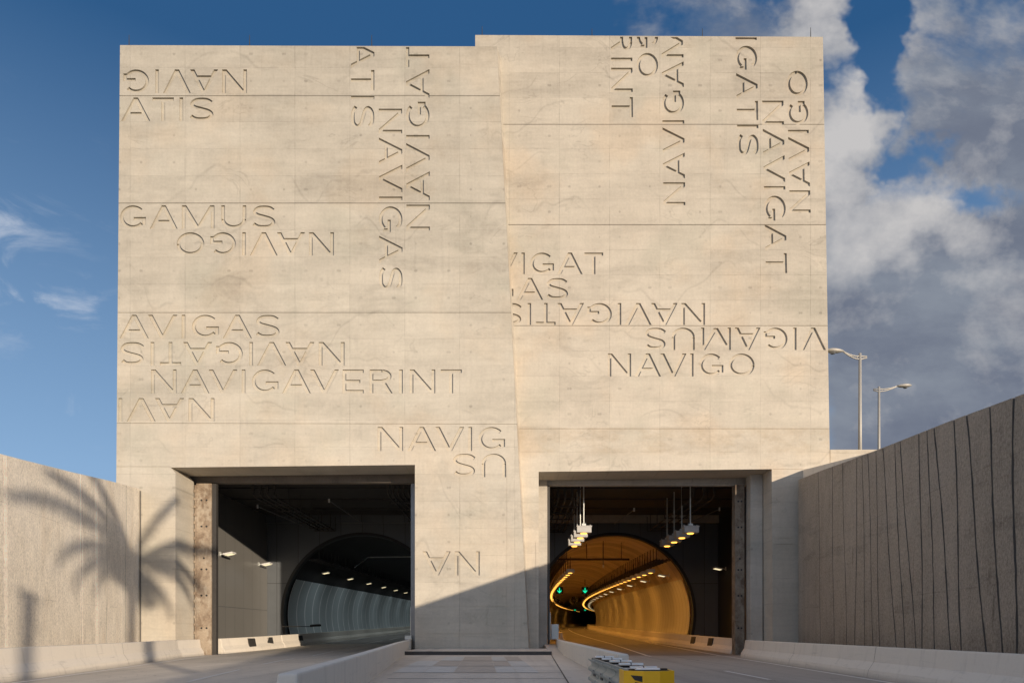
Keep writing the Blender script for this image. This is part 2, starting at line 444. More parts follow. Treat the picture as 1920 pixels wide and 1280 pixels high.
def text_polys(txt, x0, y0, x1, y1, rot, skew=0.0):
    """polygons in photo-scale facade units"""
    pos = 0; items = []; prev = None
    for c in txt:
        if prev:
            g = SB[prev]+SB[c]
            if (prev+c) in ('AV','VA'): g -= .09
            if (prev+c) in ('AT','TA'): g -= .03
            pos += g
        items.append((c, pos)); pos += W[c]; prev = c
    L = (x1-x0) if rot in (0, 180) else (y1-y0); H = (y1-y0) if rot in (0, 180) else (x1-x0)
    k = L/pos; out = []
    for c, p0 in items:
        for q in glyph(c):
            r = []
            for u, v in q:
                u = (u+p0)*k; v = v*H
                if rot == 0: x, y = x0+u, y1-v
                elif rot == 180: x, y = x1-u, y0+v
                elif rot == -90: x, y = x0+v, y0+u
                else: x, y = x1-v, y1-u
                if rot in (90, -90): x += skew*(y-y0)/(y1-y0)
                r.append((x, y))
            out.append(r)
    return out

LEFT_TEXT = [('NAVIG',231,130.5,463,175,180),('ATIS',227,183,401,227,0),('GAMUS',225,385,517,429,0),('NAVIGO',331,435.5,626,479,180),
 ('AVIGAS',224,590,525,634,0),('NAVIGATIS',225,641,646,685,180),('NAVIGAVERINT',283,692.5,866,737,0),('NAVI',222,746,402,790,180),
 ('NAVIG',708,800,947,845,0),('US',849,850,949,894,180),('NA',792.5,1033,899.5,1078,180),
 ('ATIS',658,76,702,241,-90),('NAVIGAS',710,204,754,544,-90,1),('NAVIGAT',761,86,805,432,90,1)]
RIGHT_TEXT = [('RINT',1145,56,1185,220,-90,2),('GO',1194,48,1234,145,-90,0),('NAVIGAM',1240,52,1281,385,90,4),('IGATIS',1379,69,1419,292,-90,4),
 ('NAVIGAT',1429,189,1469,512,-90,7),('NAVIGO',1475,133,1514,399,90,6),
 ('VIGAT',923,473.5,1131,514,0),('GAS',917,521,1066,562,0),('NAVIGATIS',937,568,1322,609,180),('VIGAMUS',1209,614,1549,656,180),('NAVIGO',1140,662.5,1415,705.5,0)]

def face_xf(Y, flipY=True):
    k = Y/F
    def to2(px, py): return ((px-PX0)*k, E+(HZ-py)*k)
    def to3(a, b, d): return (a, Y+d, b)
    return to2, to3

# ------------------------------------------------------------------ portal building
portal = thing('tunnel_portal_building', 'huge pale concrete portal building engraved with Latin words above two tunnel mouths', 'building', (-2, D, 0))
def part(mb, name, mat, root=portal, **k): return under(mb.build(name, mat, None, **k), root)

LD = .09
to2, to3 = face_xf(D)
def hl(y0, y1, xa, xb, w=.9): return [(xa, y0-w/2), (xb, y1-w/2), (xb, y1+w/2), (xa, y0+w/2)]
cutsL = []
for tx in LEFT_TEXT:
    for q in text_polys(*tx): cutsL.append(([to2(*p) for p in q], LD))
for (a, b) in ((180,180),(381,381),(586,586),(793,795)): cutsL.append(([to2(*p) for p in hl(a, b, 200, 1000, 1.1)], .035))
cutsL.append(([to2(*p) for p in hl(874.5, 874.5, 200, 320, .8)], .03))
for (x, ya, yb) in ((862,877,1215),(950,877,1215)): cutsL.append(([to2(x-.35,ya), to2(x+.35,ya), to2(x+.35,yb), to2(x-.35,yb)], .012))
for (y, xa, xb) in ((1019,778,978),(1081,778,982),(1136,778,985),(1187,778,990),(944,262,330),(1025,262,330),(1054,262,330)):
    cutsL.append(([to2(*p) for p in hl(y, y, xa, xb, .6)], .015))
outerL = [to2(*p) for p in ((225,85),(932,87.5),(992,1232),(215,1232))]
holeL = [to2(*p) for p in ((320,876),(778,871),(778,1240),(329,1240),(329,886))]
o = relief('facade_block', outerL, [holeL], cutsL, to3, 2.0, [M['left_face']], keep=[[to2(*p) for p in ((220,84),(936,86.5),(936,89.3),(220,86.8))]]); under(o, portal)
o['label'] = 'left facade block standing slightly proud with its own rows of engraved words'
# slanted return along the right edge of the left block
mb = MB(); a0, a1 = P(932,87.5,D), P(992,1232,D)
b0 = P(932,87.5,D)+Vector((.13,.62,0)); b1 = P(992,1232,D)+Vector((.10,.62,0))
mb.quad(a0+Vector((.004,0,0)), a1+Vector((.004,0,0)), b1, b0); part(mb, 'edge_return', M['right_face'])

to2, to3 = face_xf(DR)
cutsR = []
for tx in RIGHT_TEXT:
    for q in text_polys(*tx): cutsR.append(([to2(*p) for p in q], LD))
for y in (233.5, 421.5, 610.5, 803.5): cutsR.append(([to2(*p) for p in hl(y, y, 880, 1600, 1.1)], .035))
cutsR.append(([to2(*p) for p in hl(879, 879, 1449, 1600, .8)], .03))
for y in (1008, 1020, 1100): cutsR.append(([to2(*p) for p in hl(y, y, 1449, 1600, .9)], .02))
cutsR.append(([to2(x, y) for x, y in ((1004,1015),(1004.7,1015),(1004.7,1232),(1004,1232))], .02))
outerR = [to2(*p) for p in ((891,66),(1543,69.5),(1562,1232),(891,1232))]
holeR = [to2(*p) for p in ((1010,884),(1447,879),(1449,1240),(1010,1240))]
o = relief('facade_block', outerR, [holeR], cutsR, to3, 2.0, [M['right_face']], keep=[[to2(*p) for p in ((885,65),(1548,68.5),(1548,71.3),(885,67.8))]]); under(o, portal)
o['label'] = 'taller right facade block with engraved words running up, down and upside down'

# body behind the facade blocks
mb = MB()
mb.box(-19.95, -1.2, D+2.0, 56, 10.3, P(0,86,D).z-.02)
mb.box(-20.0, -19.03, D+2.0, 56, -.3, 10.3)
mb.box(-1.2, 16.6, DR+2.0, 56.3, 10.3, P(0,70,DR).z-.03)
mb.box(-4.8, .9, D+2.01, 56.2, -.3, 10.29)
mb.box(16.03, 16.7, DR+2.01, 56.4, -.3, 10.28)
mb.box(-1.8, -1.2, D+.7, 50, 29, P(891,66,DR).z-.05)
part(mb, 'building_body', M['grey_concrete'])
# plinths / columns in the reveals
mb = MB(); mb.box(.85, 1.93, DR+2.03, 38.3, -.2, 9.6); part(mb, 'column', M['grey_concrete'], bevel=.02)
mb = MB(); mb.box(12.72, 13.37, 36.4, 37.18, -.2, 9.9); part(mb, 'column', M['grey_concrete'], bevel=.02)
# headers behind the soffits
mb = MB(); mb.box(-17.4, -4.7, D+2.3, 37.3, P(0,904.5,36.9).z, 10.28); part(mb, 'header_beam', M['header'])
mb = MB(); mb.box(1.9, 13.0, DR+2.25, 37.7, P(0,910,37.45).z, 10.27); part(mb, 'header_beam', M['grey_concrete'])
# flood gate guides with bolt holes
def guide(x0, x1, y0, y1, zt, label):
    mb = MB(); mb.box(x0, x1, y0, y1, -.05, zt)
    g = part(mb, 'gate_guide', M['rust'] if x0 < 0 else M['rust_shaded']); g['label'] = label
    w = x1-x0
    for z in (1.45, 3.2, 4.6, 5.2, 6.9, 8.3):
        for fx in ((.34, .68) if z != 5.2 else (.5,)):
            hb = MB(); hb.tube([(x0+w*fx, y0+.012, z), (x0+w*fx, y0-.006, z)], .055, 8)
            h = hb.build('bolt', M['black']); h.parent = g; h.matrix_parent_inverse = Matrix.Identity(4)
    return g
guide(-16.93, -16.13, 36.62, 37.1, 9.2, 'sunlit rusty guide with bolt holes beside the left opening')
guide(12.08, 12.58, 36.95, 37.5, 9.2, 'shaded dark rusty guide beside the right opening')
mb = MB(); mb.box(-17.0, -16.93, 36.55, 36.62, .0, 9.1)
for k in range(21): mb.box(-17.03, -16.92, 36.5, 36.56, .3+k*.42, .44+k*.42)
part(mb, 'guide_teeth', M['rust'])
mb = MB(); mb.box(-16.12, -15.90, 36.7, 36.95, -.05, 9.2); part(mb, 'gate_frame', M['dark_steel'])
mb = MB(); mb.box(-5.43, -5.20, 36.64, 36.95, -.05, 9.2); mb.box(-5.19, -4.82, 36.7, 37.2, -.05, 9.2); part(mb, 'gate_frame', M['steel'])
mb = MB(); mb.box(1.96, 2.06, 37.3, 37.6, -.05, 9.2); part(mb, 'gate_frame', M['dark_steel'])
# gate chambers
BY = 53.0; CZ = 10.27
def chamber(x0, x1, cxt, side):
    mb = MB(); mb.quad((x0,36.9,-.1),(x0,BY+.2,-.1),(x0,BY+.2,CZ),(x0,36.9,CZ)); part(mb, 'side_cladding', M['side_panel'] if side == 'l' else M['back_panel'])
    mb = MB(); mb.quad((x1,37.4,-.1),(x1,BY+.2,-.1),(x1,BY+.2,CZ),(x1,37.4,CZ)); part(mb, 'side_cladding', M['back_panel'] if side == 'l' else M['ring'])
    mb = MB(); mb.box(x0, x1, 37.31 if side == 'l' else 37.71, BY+.3, CZ-.02, CZ+.0)
    for k in range(4): mb.box(x0, x1, 39+k*3.6, 39.25+k*3.6, CZ-.10, CZ-.02)
    part(mb, 'ceiling', M['ceiling'])
    circ = [(cxt+6.3*math.cos(2*PI*i/72), 2.6+6.3*math.sin(2*PI*i/72)) for i in range(72)]
    rectp = [(x0,-.5),(x1,-.5),(x1,CZ-.6),(x0,CZ-.6)]
    low = [(cxt-5.9,-.6),(cxt+5.9,-.6),(cxt+5.9,1.0),(cxt-5.9,1.0)]
    o = relief('back_wall', rectp, [circ, low], [], lambda a, b, d: (a, BY+d, b), .3, [M['back_panel']]); under(o, portal)
    mb = MB(); mb.box(x0, x1, BY-.25, BY+.3, CZ-.6, CZ-.02); part(mb, 'back_beam', M['grey_concrete'] if side == 'r' else M['back_panel'])
chamber(-19.0, -4.82, -11.6, 'l')
chamber(.93, 16.0, 7.95, 'r')

# ------------------------------------------------------------------ tunnels
def zroad(y): 
    if y < 36: return 0.0
    if y < 120: return (y-36)*.018
    return 84*.018 + (y-120)*.0125
def cxL(y): return -11.6 + (0 if y < 120 else (y-120)**2/900.)
def cxR(y): return 7.95 + (0 if y < 50 else (y-50)**2/2100.)
def frange(a, b, s):
    out = []; 
    while a < b: out.append(a); a += s
    return out+[b]
def tube_sweep(cx, R, a0, a1, n, ys, yref=2.6, squash=1.0):
    mb = MB(); rows = []
    for y in ys:
        base = len(mb.v); rows.append(base); dx = (cx(y+.5)-cx(y-.5)); nx = 1/math.hypot(1, dx)
        for i in range(n+1):
            t = math.radians(a0+(a1-a0)*i/n)
            mb.v.append((cx(y)+R*math.cos(t)*nx, y-R*math.cos(t)*dx*nx, yref-.31+zroad(y)+R*math.sin(t)))
    for a, b in zip(rows, rows[1:]):
        for i in range(n): mb.f.append((a+i, a+i+1, b+i+1, b+i)); mb.mi.append(0)
    return mb
def road_sweep(cx, hw, ys, dz=0.0):
    mb = MB()
    for a, b in zip(ys, ys[1:]):
        mb.quad((cx(a)-hw, a, zroad(a)+dz), (cx(a)+hw, a, zroad(a)+dz), (cx(b)+hw, b, zroad(b)+dz), (cx(b)-hw, b, zroad(b)+dz))
    return mb
ysT = frange(BY+.02, 330, 4)
for side, cx, nm in (('l', cxL, 'cool dim road tunnel behind the left opening with grey-blue wall panels'), ('r', cxR, 'amber lit road tunnel behind the right opening, bending right')):
    root = thing('road_tunnel', nm, 'tunnel', (cx(BY), BY, 0))
    vm = M['vault_dark'] if side == 'l' else M['vault']
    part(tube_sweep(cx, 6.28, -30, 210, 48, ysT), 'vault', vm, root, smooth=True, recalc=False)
    cm = M['clad_cool'] if side == 'l' else M['clad_warm']
    part(tube_sweep(cx, 6.10, -22, 27, 14, frange(BY+.9, 330, 4)), 'wall_cladding', cm, root, smooth=True, recalc=False)
    part(tube_sweep(cx, 6.10, 153, 202, 14, frange(BY+.9, 330, 4)), 'wall_cladding', cm, root, smooth=True, recalc=False)
    rg = MB(); n = 64
    for i in range(n):
        t0 = math.radians(-25+230*i/n); t1 = math.radians(-25+230*(i+1)/n); pts = []
        for (R, yy) in ((6.34, BY-.06), (6.12, BY-.06), (6.12, BY+.5)):
            pts.append([(cx(BY)+R*math.cos(t), yy, 2.6+R*math.sin(t)) for t in (t0, t1)])
        rg.quad(pts[0][0], pts[0][1], pts[1][1], pts[1][0]); rg.quad(pts[1][0], pts[1][1], pts[2][1], pts[2][0])
    part(rg, 'portal_ring', M['ring'], root, recalc=False)
    # barriers inside the tunnel are swept below
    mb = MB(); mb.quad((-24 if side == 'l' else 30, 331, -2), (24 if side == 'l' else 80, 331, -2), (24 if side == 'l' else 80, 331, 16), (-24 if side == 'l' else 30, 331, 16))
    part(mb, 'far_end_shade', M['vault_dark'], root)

# ------------------------------------------------------------------ ground, roads, median
def wallR(y): return 11.3+(y-15)*.168               # plan of right wall
def wallL(y):  return -15.75-(y-21)*.2318            # plan of left wall (y=34.59 -> -18.9)
g = MB(); g.quad((-1500,-600,-.35),(1500,-600,-.35),(1500,2500,-.35),(-1500,2500,-.35)); struct(g.build('ground', M['ground']))
g = MB()
def wtopR(y): return E+5.25+(y-15)*.125
def wtopL(y): return E+5.46+(y-21)*.130
ys = [-120, -60, -30, -10, 0, 10, 20, 30, 35.9]
for a, b in zip(ys, ys[1:]):
    za, zb = max(wtopR(a)-1.1, .9), max(wtopR(b)-1.1, .9)
    g.quad((wallR(a)+.45, a, za), (140, a, za), (140, b, zb), (wallR(b)+.45, b, zb))
g.quad((16.8, 35.9, 8.5), (400, 35.9, 8.5), (400, 500, 9.2), (16.8, 500, 9.2))
struct(g.build('embankment', M['ground']))
g = MB()
for a, b in zip(ys, ys[1:]):
    za, zb = max(wtopL(a)-1.1, .9), max(wtopL(b)-1.1, .9)
    g.quad((wallL(a)-.45, a, za), (-140, a, za), (-140, b, zb), (wallL(b)-.45, b, zb))
g.quad((-20.1, 35.9, 6.5), (-400, 35.9, 6.5), (-400, 500, 6.5), (-20.1, 500, 6.5))
struct(g.build('embankment', M['ground']))
g = MB(); g.quad((0,-80,-.001),(60,-80,-.001),(60,36,-.001),(0,36,-.001)); struct(g.build('road', M['road']))
g = MB(); g.quad((-60,-80,-.001),(0,-80,-.001),(0,36,-.001),(-60,36,-.001)); struct(g.build('road', M['road_left']))
for cx, x0, x1, m in ((cxL,-19.0,-4.8,'road_left'), (cxR,.9,16.1,'road_in')):
    g = MB()
    yy = frange(36, BY+.5, 2)
    for a, b in zip(yy, yy[1:]): g.quad((x0,a,zroad(a)),(x1,a,zroad(a)),(x1,b,zroad(b)),(x0,b,zroad(b)))
    struct(g.build('road', M[m]))
    struct(road_sweep(cx, 5.7, frange(BY+.5, 330, 4)).build('tunnel_road', M['road_in']))

def stripe(pts, w, dz=.006):
    mb = MB()
    for (a, b) in zip(pts, pts[1:]):
        mb.quad((a[0]-w/2, a[1], zroad(a[1])+dz), (a[0]+w/2, a[1], zroad(a[1])+dz), (b[0]+w/2, b[1], zroad(b[1])+dz), (b[0]-w/2, b[1], zroad(b[1])+dz))
    return struct(mb.build('road_marking', M['paint']))
def dense(f, a, b, s=3): return [(f(y), y) for y in frange(a, b, s)]
def lerp(a, b, t): return a+(b-a)*t
def lin(pts):
    def f(y):
        for (xa, ya), (xb, yb) in zip(pts, pts[1:]):
            if y <= yb: return lerp(xa, xb, (y-ya)/(yb-ya))
        return pts[-1][0]
    return f
edgeL = lin([(-9,0),(-12.25,16.8),(-15.9,36),(-15.1,BY)])
stripe(dense(edgeL, 4, 36), .14); stripe(dense(edgeL, 36, BY), .14); stripe(dense(lambda y: cxL(y)-3.35, BY, 300, 4), .14)
midL = lin([(-6.2,5),(-10.0,28.5),(-11.4,BY)])
for a in frange(8, BY-4, 9.2): stripe(dense(midL, a, a+5.5), .13)
for k in range(16): stripe(dense(lambda y: cxL(y)+.1, BY+2+k*9.2, BY+7.5+k*9.2), .13)
edgeR = lin([(8.6,8),(9.35,16.8),(10.9,34.6),(11.1,BY)])
stripe(dense(edgeR, 8, 36), .14); stripe(dense(edgeR, 36, BY), .14); stripe(dense(lambda y: cxR(y)+3.3, BY, 300, 4), .14)
midR = lin([(6.6,5),(7.05,34.6),(7.7,BY)])
stripe(dense(midR, 34.6, 36), .14); stripe(dense(midR, 36, BY), .14); stripe(dense(lambda y: cxR(y)-.2, BY, 300, 4), .14)
for a in (6, 18): stripe(dense(midR, a, a+4), .13)
stripe(dense(lambda y: cxR(y)-3.5, BY-8, 300, 4), .14)

# median
medL = lin([(-2.2,7),(-2.87,13.6),(-4.75,30),(-5.1,34.5)]); medR = lin([(2.0,11.5),(2.04,14.5),(2.3,34.5)])
mb = MB(); yy = frange(7.0, 34.5, 2.5)
for a, b in zip(yy, yy[1:]):
    mb.quad((medL(a)-.02, a, .24), (medR(max(a,11.5))+.02, a, .24), (medR(max(b,11.5))+.02, b, .24), (medL(b)-.02, b, .24))
mb.quad((-5.1,34.5,.24),(2.35,34.5,.24),(2.35,37.2,.24),(-5.1,37.2,.24))
mb.quad((1.745,30,.246),(2.32,30,.246),(2.36,37.2,.57),(1.745,37.2,.57))
mb.quad((1.745,30,.246),(1.745,37.2,.57),(1.745,37.2,.2),(1.745,30,.2))
mb.quad((medL(7),7,.24),(2.0,7,.24),(2.0,7,0),(medL(7),7,0))
pav = struct(mb.build('median_paving', M['paving']))
mb = MB()
def slab(px0, px1, pxa, pxb, py0, py1, mi):     # trapezoid from image rows on the paving, back row then front row
    h = E-.248
    Ya = h*F/(py0-HZ); Yb = h*F/(py1-HZ)
    f = lambda px, Y: ((px-PX0)*Y/F, Y, .246)
    mb.quad(f(px0,Ya), f(px1,Ya), f(pxb,Yb), f(pxa,Yb), mi)
for r, (ya, yb) in enumerate(((1230,1237.6),(1238,1247.6),(1248,1259.6))):
    k = lambda px, y: 905+(px-905)*(y-HZ)/(1260-HZ)
    for c, (xa, xb) in enumerate(((735,792),(793,850),(931,969),(970,1012))):
        if (r, c) in ((0,0),): continue
        mb_mi = [0,1,1,0][c] if r == 1 else ([1,0,0,1][c] if r == 0 else 0)
        slab(k(xa,ya), k(xb,ya), k(xa,yb)+.5, k(xb,yb)-.5, ya, yb, mb_mi)
    slab(k(851,ya), k(930,ya), k(851,yb)+.5, k(930,yb)-.5, ya, yb, 1)
struct(mb.build('paving_slabs', [M['slab_light'], M['slab_brown']]))
mb = MB()
for (x0, x1, ya, yb) in ((1033,1065,1227,1280),):
    h = E-.246; Ya = h*F/(ya-HZ); Yb = h*F/(yb-HZ)
    mb.quad(((x0-PX0)*Ya/F, Ya, .2485), ((x0+1.4-PX0)*Ya/F, Ya, .2485), ((x1+2.5-PX0)*Yb/F, Yb, .2485), ((x1-PX0)*Yb/F, Yb, .2485))
for ya in (1237.8, 1247.8, 1260, 1271):
    h = E-.246; Ya = h*F/(ya-HZ); x0, x1 = medL(Ya)+.3, (1033+(ya-1227)*.6-PX0)*Ya/F
    mb.quad((x0, Ya-.03, .2482), (x1, Ya-.03, .2482), (x1, Ya+.03, .2482), (x0, Ya+.03, .2482))
struct(mb.build('paving_joints', M['joint']))
mb = MB(); mb.box(-4.73, 1.72, 29.9, 34.55, .2, .405); struct(mb.build('raised_platform', M['paving'], bevel=.01))
mb = MB(); mb.box(-4.74, 1.74, 29.86, 29.9-.001, .2, .40); struct(mb.build('kerb', M['dark_steel']))

# ------------------------------------------------------------------ barriers
PROF = [(.0,0),(.0,.84),(.20,.84),(.26,.42),(.42,.20),(.47,.0)]      # flat back at 0, sloping face towards +
PROF2 = [(.0,0),(.0,.84),(.30,.84),(.36,.42),(.50,.20),(.55,.0)]
def barrier(name, label, pts, side, prof=PROF, gaps=(), zf=zroad, hs=1.0):
    """side=+1: sloping face looks towards -x of travel direction's right-hand normal"""
    mb = MB(); rows = []
    P3 = [Vector((x, y, 0)) for x, y in pts]
    for i, p in enumerate(P3):
        d = (P3[min(i+1,len(P3)-1)]-P3[max(i-1,0)]).normalized(); n = Vector((d.y, -d.x, 0))*side
        rows.append([tuple(p+n*o_+Vector((0,0,zf(p.y)-.02*(z == 0)+z*hs))) for o_, z in prof])
    for i in range(len(rows)-1):
        A, B = [Vector(q) for q in rows[i]], [Vector(q) for q in rows[i+1]]
        for k in range(len(prof)-1): mb.quad(A[k], B[k], B[k+1], A[k+1])
        if i == 0: mb.poly(A)
        if i == len(rows)-2: mb.poly(B[::-1])
    o = mb.build(name, M['barrier'], bevel=.025)
    offs(o, (pts[0][0], pts[0][1], 0))
    for i in gaps:
        A = [Vector(q) for q in rows[i]]; B = [Vector(q) for q in rows[i+1]]; d = (B[0]-A[0]).normalized(); n = Vector((d.y,-d.x,0))*side; jm = MB()
        e = [(q+n*.004*(k > 1)+Vector((0,0,.004*(k in (1,2)))), q) for k, q in enumerate(A)]
        for k in range(1, len(A)-1): jm.quad(e[k][0]-d*.009, e[k][0]+d*.009, e[k+1][0]+d*.009, e[k+1][0]-d*.009)
        j = jm.build('joint', M['header'], recalc=False); j.parent = o; j.matrix_parent_inverse = Matrix.Translation(-Vector(o.location))
    return tag(o, label, 'barrier')
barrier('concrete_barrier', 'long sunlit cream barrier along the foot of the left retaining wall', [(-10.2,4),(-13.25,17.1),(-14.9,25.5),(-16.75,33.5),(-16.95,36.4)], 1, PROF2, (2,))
barrier('concrete_barrier', 'cream barrier inside the left opening with dark square plates', [(-16.4,38),(-15.95,42),(-15.75,46)], 1, PROF, ())
barrier('concrete_barrier', 'low barrier running along the grey-blue wall of the left tunnel', [(-15.75,46.1),(-15.6,BY)]+[(cxL(y)-4.1, y) for y in frange(BY+2, 300, 6)], 1, PROF, ())
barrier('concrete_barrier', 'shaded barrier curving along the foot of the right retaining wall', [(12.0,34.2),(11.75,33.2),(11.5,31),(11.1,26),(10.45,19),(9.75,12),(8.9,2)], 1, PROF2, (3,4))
barrier('concrete_barrier', 'amber lit barrier along the right wall of the bending tunnel', [(cxR(y)+4.1, y) for y in frange(BY+2, 300, 6)[::-1]]+[(12.1,BY),(12.3,46),(12.55,37.8)], 1, PROF, ())
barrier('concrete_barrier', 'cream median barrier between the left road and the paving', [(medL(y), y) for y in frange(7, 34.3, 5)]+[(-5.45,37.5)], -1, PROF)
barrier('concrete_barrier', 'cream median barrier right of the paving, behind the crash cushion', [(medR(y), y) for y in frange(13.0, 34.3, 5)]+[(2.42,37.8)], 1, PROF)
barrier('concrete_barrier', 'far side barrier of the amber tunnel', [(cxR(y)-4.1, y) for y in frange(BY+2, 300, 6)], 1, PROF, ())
def plate(c, ax, n, label):
    mb = MB(); ax = Vector(ax).normalized(); n = Vector(n).normalized(); up = ax.cross(n).normalized()
    mb.obox(c, ax*.42, up*.26, n*.02)
    for k in range(5): mb.obox(Vector(c)+up*(-.2+.1*k)+n*.025, ax*.40, up*.012, n*.01)
    o = mb.build('drain_plate', M['dark_steel']); offs(o, c); tag(o, label, 'plate', 'dark plates on the barriers')
zb = lambda y: zroad(y)+.50
plate((-15.72,41.3,zb(41.5)), (.11,1,0), (1,-.11,.2), 'dark square plate on the sunlit barrier in the left opening, nearer the gate guide')
plate((-15.60,44.0,zb(43.6)), (.11,1,0), (1,-.11,.2), 'dark square plate on the sunlit barrier in the left opening, farther from the gate guide')
plate((-15.41,49.8,zb(47.6)), (.05,1,0), (1,-.05,.2), 'dark square plate on the shaded barrier by the left tunnel mouth')
plate((12.14,41.8,zb(42.2)), (-.05,1,0), (-1,-.05,.2), 'dark square plate on the right opening barrier, nearer the camera')
plate((12.03,45.4,zb(45.3)), (-.05,1,0), (-1,-.05,.2), 'dark square plate on the right opening barrier, nearer the tunnel mouth')

# ------------------------------------------------------------------ retaining walls
def hit(px, plan_x0, plan_k, y0):      # plan line x = plan_x0 + (y-y0)*plan_k ; returns y on that line seen in column px
    r = (px-PX0)/F
    return (plan_x0-plan_k*y0)/(r-plan_k)
def retaining(name, label, fx, ya, yb, ftop, cols, mat, side, coping=None):
    x0, x1 = fx(ya), fx(yb); L = math.hypot(x1-x0, yb-ya); d = Vector(((x1-x0)/L, (yb-ya)/L, 0)); n = Vector((d.y, -d.x, 0))*side
    def s_of(y): return (y-ya)/d.y
    def to3(a, b, dep): p = Vector((x0, ya, b))+d*a+n*dep; return p
    N = 12; top = [(L*i/N, ftop(ya+(yb-ya)*i/N)) for i in range(N+1)]
    rng = random.Random(3)
    top = [(a, b+(rng.uniform(-.02,.02) if 0 < i < N else 0)) for i, (a, b) in enumerate(top)]
    outer = [(0,-.3),(L,-.3)] + top[::-1]
    cuts = []
    for (ta, tb, w) in cols:
        ya_, yb_ = ta, tb; a, b = s_of(ya_), s_of(yb_); zt = 12; M_ = 26; pl = []
        c = []
        for i in range(M_):
            t = i/(M_-1); z = -.1+t*(ftop(ya_)+.1+.2)
            c.append((lerp(b, a, t)+rng.uniform(-.012,.012)+.05*math.sin(t*7+ta), z))
        for i in range(M_-1):
            w0 = w*(.75+.5*((i*7919+int(ta*31)) % 13)/13); w1 = w*(.75+.5*(((i+1)*7919+int(ta*31)) % 13)/13)
            cuts.append(([(c[i][0]-w0/2,c[i][1]),(c[i][0]+w0/2,c[i][1]),(c[i+1][0]+w1/2,c[i+1][1]),(c[i+1][0]-w1/2,c[i+1][1])], .06))
    o = relief(name, outer, [], cuts, to3, .5, [mat, M['groove']], None, True, True)
    v = Vector((x0, ya, 0)); offs(o, v)
    return tag(o, label, 'wall')
kR = .168
cols = [(270,),(318,)]
RC = [(260,270,.05),(310,318,.05),(348,365,.05),(402,393,.06),(420,432,.05),(440,462,.05),(468,485,.05),(492,548,.06),(535,578,.06),(555,622,.06),(628,640,.07),(657,688,.06),(682,752,.07),(752,785,.07),(795,880,.07),(878,932,.07),(968,980,.08)]
cols = [(hit(1400+a/1.938, 11.3, kR, 15), hit(1400+b/1.938, 11.3, kR, 15), w*1.15) for a, b, w in RC]
cols += [(12.6,12.3,.06),(9.5,9.9,.06),(5,4,.06)]
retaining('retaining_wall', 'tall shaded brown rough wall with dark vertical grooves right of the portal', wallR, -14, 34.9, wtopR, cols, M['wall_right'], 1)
kL = -.2318
LC = [(445,445,.03),(585,580,.03),(690,683,.035)]
cols = [(hit(a/2.91, -15.75, kL, 21), hit(b/2.91, -15.75, kL, 21), w) for a, b, w in LC]
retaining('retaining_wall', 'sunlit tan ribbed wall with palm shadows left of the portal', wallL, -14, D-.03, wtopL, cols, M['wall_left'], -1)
mb = MB(); p = P(264,920,D); mb.box(p.x-.03, p.x+.015, D-.05, D+.01, -.1, p.z); o = mb.build('joint_strip', M['groove'])
offs(o, (p.x, D, 0)); tag(o, 'thin dark vertical joint strip where the left wall meets the portal', 'joint')
# wing wall and pale coping beyond the rough wall
a = P(1556,843,35.5); b = P(1600,843,35.5)
mb = MB(); mb.box(a.x, b.x+1.5, 35.45, 36.2, -.2, a.z); o = mb.build('wing_wall', M['right_face']); offs(o, (a.x, 35.5, 0)); tag(o, 'short smooth pale wall between the portal and the rough right wall', 'wall')
mb = MB(); yy = frange(8, 35.4, 3)
for c, d in zip(yy, yy[1:]):
    def cz(y): return wtopR(y) + max(0, (y-24)*.045)+.03
    x0a, x1a, x0b, x1b = wallR(c)+.30, wallR(c)+.75, wallR(d)+.30, wallR(d)+.75
    mb.quad((x0a,c,cz(c)),(x1a,c,cz(c)),(x1b,d,cz(d)),(x0b,d,cz(d)))
    mb.quad((x0a,c,cz(c)),(x0b,d,cz(d)),(x0b,d,cz(d)-1.6),(x0a,c,cz(c)-1.6))
    mb.quad((x1a,c,cz(c)),(x1b,d,cz(d)),(x1b,d,cz(d)-1.6),(x1a,c,cz(c)-1.6))
c = 8
o = mb.build('wall_coping', M['barrier']); tag(offs(o, (wallR(30), 30, 8)), 'pale coping strip along the top of the right retaining wall', 'coping')

# ------------------------------------------------------------------ lamps in the chambers and tunnels
def hang_lamp_mesh():
    r = thing('hanging_lamp', '', 'lamp', (0,0,0), 'amber lamps hanging in two rows in the right tunnel')
    mb = MB(); mb.box(-.42, .42, -.32, .32, 0, .36); mb.box(-.45, .45, -.35, .35, .33, .40); mb.box(-.40,-.36,-.05,.05,.05,.5); mb.box(.36,.40,-.05,.05,.05,.5)
    a = mb.build('housing', M['lamp_box'], r, bevel=.01)
    mb = MB(); mb.tube([(0,0,.003),(0,0,-.05)], [.20,.17], 16); mb.build('lens', M['lamp_amber'], r)
    mb = MB(); mb.tube([(0,0,.36),(0,0,3.9)], .035, 8); mb.box(-.12,.12,-.12,.12,.36,.55); mb.build('rod', M['galv'], r)
    return r
L0 = hang_lamp_mesh()
ordn = ['nearest','second','third','fourth']
first = True
LIGHTS = []
for side, X in (('left', 4.2), ('right', 10.45)):
    for k in range(4):
        y = 40+2*k; loc = (X, y, E+5.75); lb = '%s white box lamp on a rod, %s row under the right chamber ceiling' % (ordn[k], side)
        if first: L0.location = loc; L0['label'] = lb; first = False
        else: dup(L0, loc, lb)
        if k in (1, 3): LIGHTS.append((X, y, loc[2]-.12, 60))
mt = MB(); mt.box(-.30,.30,-.28,.28,0,.26); tl_h = mt
